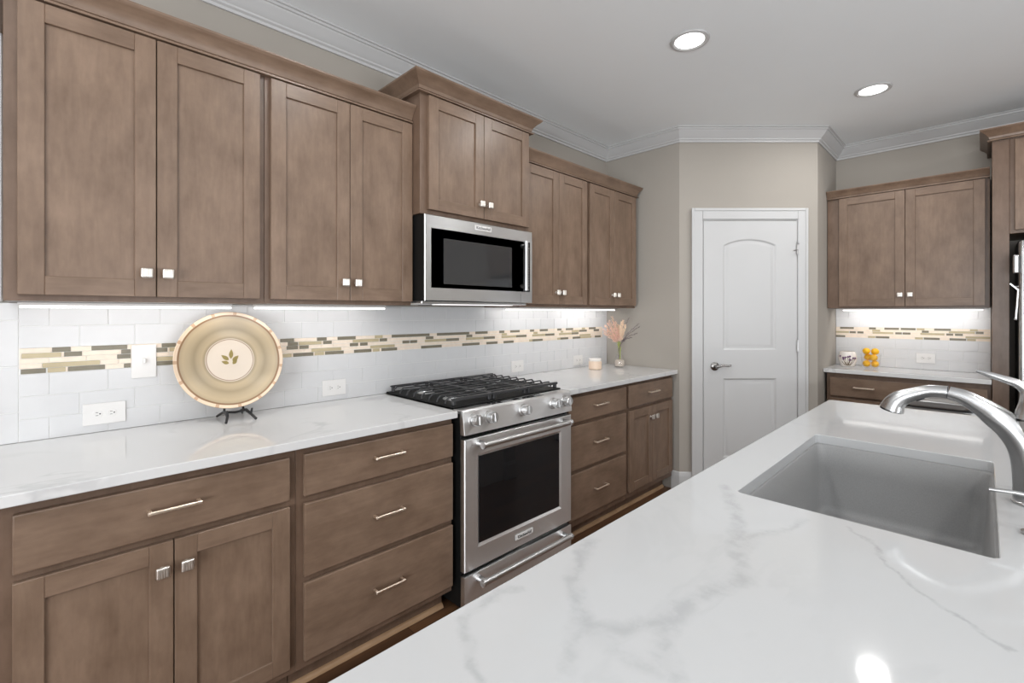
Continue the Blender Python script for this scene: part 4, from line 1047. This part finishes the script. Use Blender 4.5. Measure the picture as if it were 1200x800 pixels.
# flowered pot and glass of lemons on the short counter
px_, py_ = 4.610, -1.485
def ray_floor(px, py, z):
    d = 550*(1.352-z)/(py-366); rr = (px-603)/550*d; return ((d+rr)*0.70710678, (d-rr)*0.70710678-2.30)
px_, py_ = 4.62, -1.515
r = thing('flowered_pot', 'round white ceramic pot painted with purple flowers on the short counter', 'pot', (px_, py_, 0.914))
T_ = Matrix.Translation((px_, py_, 0.9143))
obj('pot', MB().lathe([(0, 0), (0.040, 0), (0.048, 0.008), (0.060, 0.045), (0.063, 0.075), (0.058, 0.105), (0.050, 0.122), (0.046, 0.122), (0.054, 0.10), (0.058, 0.075), (0.054, 0.045), (0.044, 0.012), (0, 0.010)], T_, 36), 'opal', r, smooth=60)
fm = MB(); rv = random.Random(3)
def on_pot(a, z):
    rr = 0.048+(0.063-0.048)*min(1, z/0.06) if z < 0.06 else 0.0632-0.004*max(0, (z-0.075)/0.03)
    return Vector((px_+rr*math.cos(a), py_+rr*math.sin(a), 0.9143+z))
a_c = math.atan2(-2.30-py_, -px_)            # towards the viewer
for k in range(11):
    a = a_c+rv.uniform(-0.9, 0.9); zz = rv.uniform(0.055, 0.09)
    fm.blob(on_pot(a, zz), (0.009, 0.009, 0.008), 1, 0)
    fm.tube([on_pot(a_c+(a-a_c)*0.35, 0.012), on_pot(a_c+(a-a_c)*0.7, 0.035), on_pot(a, zz-0.006)], 0.0022, 6, mi=1)
obj('flower_motif', fm, ['violet', 'brown'], r)
lx, ly = 4.585, -1.672
r = thing('lemon_glass', 'clear glass holding lemons on the short counter', 'glass', (lx, ly, 0.914))
T_ = Matrix.Translation((lx, ly, 0.9143))
obj('glass_body', MB().lathe([(0, 0), (0.050, 0), (0.056, 0.006), (0.066, 0.115), (0.0635, 0.115), (0.0535, 0.010), (0, 0.008)], T_, 36), 'glass', r, smooth=60)
lem = None
for i, (dx, dy, dz, az, el) in enumerate(((0.0, 0.0268, 0.036, 88, 0), (0.0, -0.0268, 0.036, 93, 0), (0.019, 0.0192, 0.085, -47, 0), (-0.019, -0.0192, 0.085, -42, 0), (-0.004, 0.0275, 0.1335, 100, 0), (-0.002, -0.0272, 0.133, 86, 0))):
    if lem is None:
        lem = obj('lemon', MB().lathe([(0, -0.0315), (0.004, -0.0305), (0.008, -0.028), (0.017, -0.0225), (0.0238, -0.012), (0.0258, 0), (0.0238, 0.012), (0.017, 0.0225), (0.008, 0.028), (0.004, 0.031), (0, 0.032)], seg=20), 'lemon', smooth=70)
        tag(lem, 'bright yellow lemon heaped in the clear glass on the short counter', 'lemon', 'lemons in the glass'); o = lem
    else:
        o = lem.copy(); COL.objects.link(o)
    o.location = (lx+dx, ly+dy, 0.9143+dz); o.rotation_euler = (R(90+el), 0, R(az))
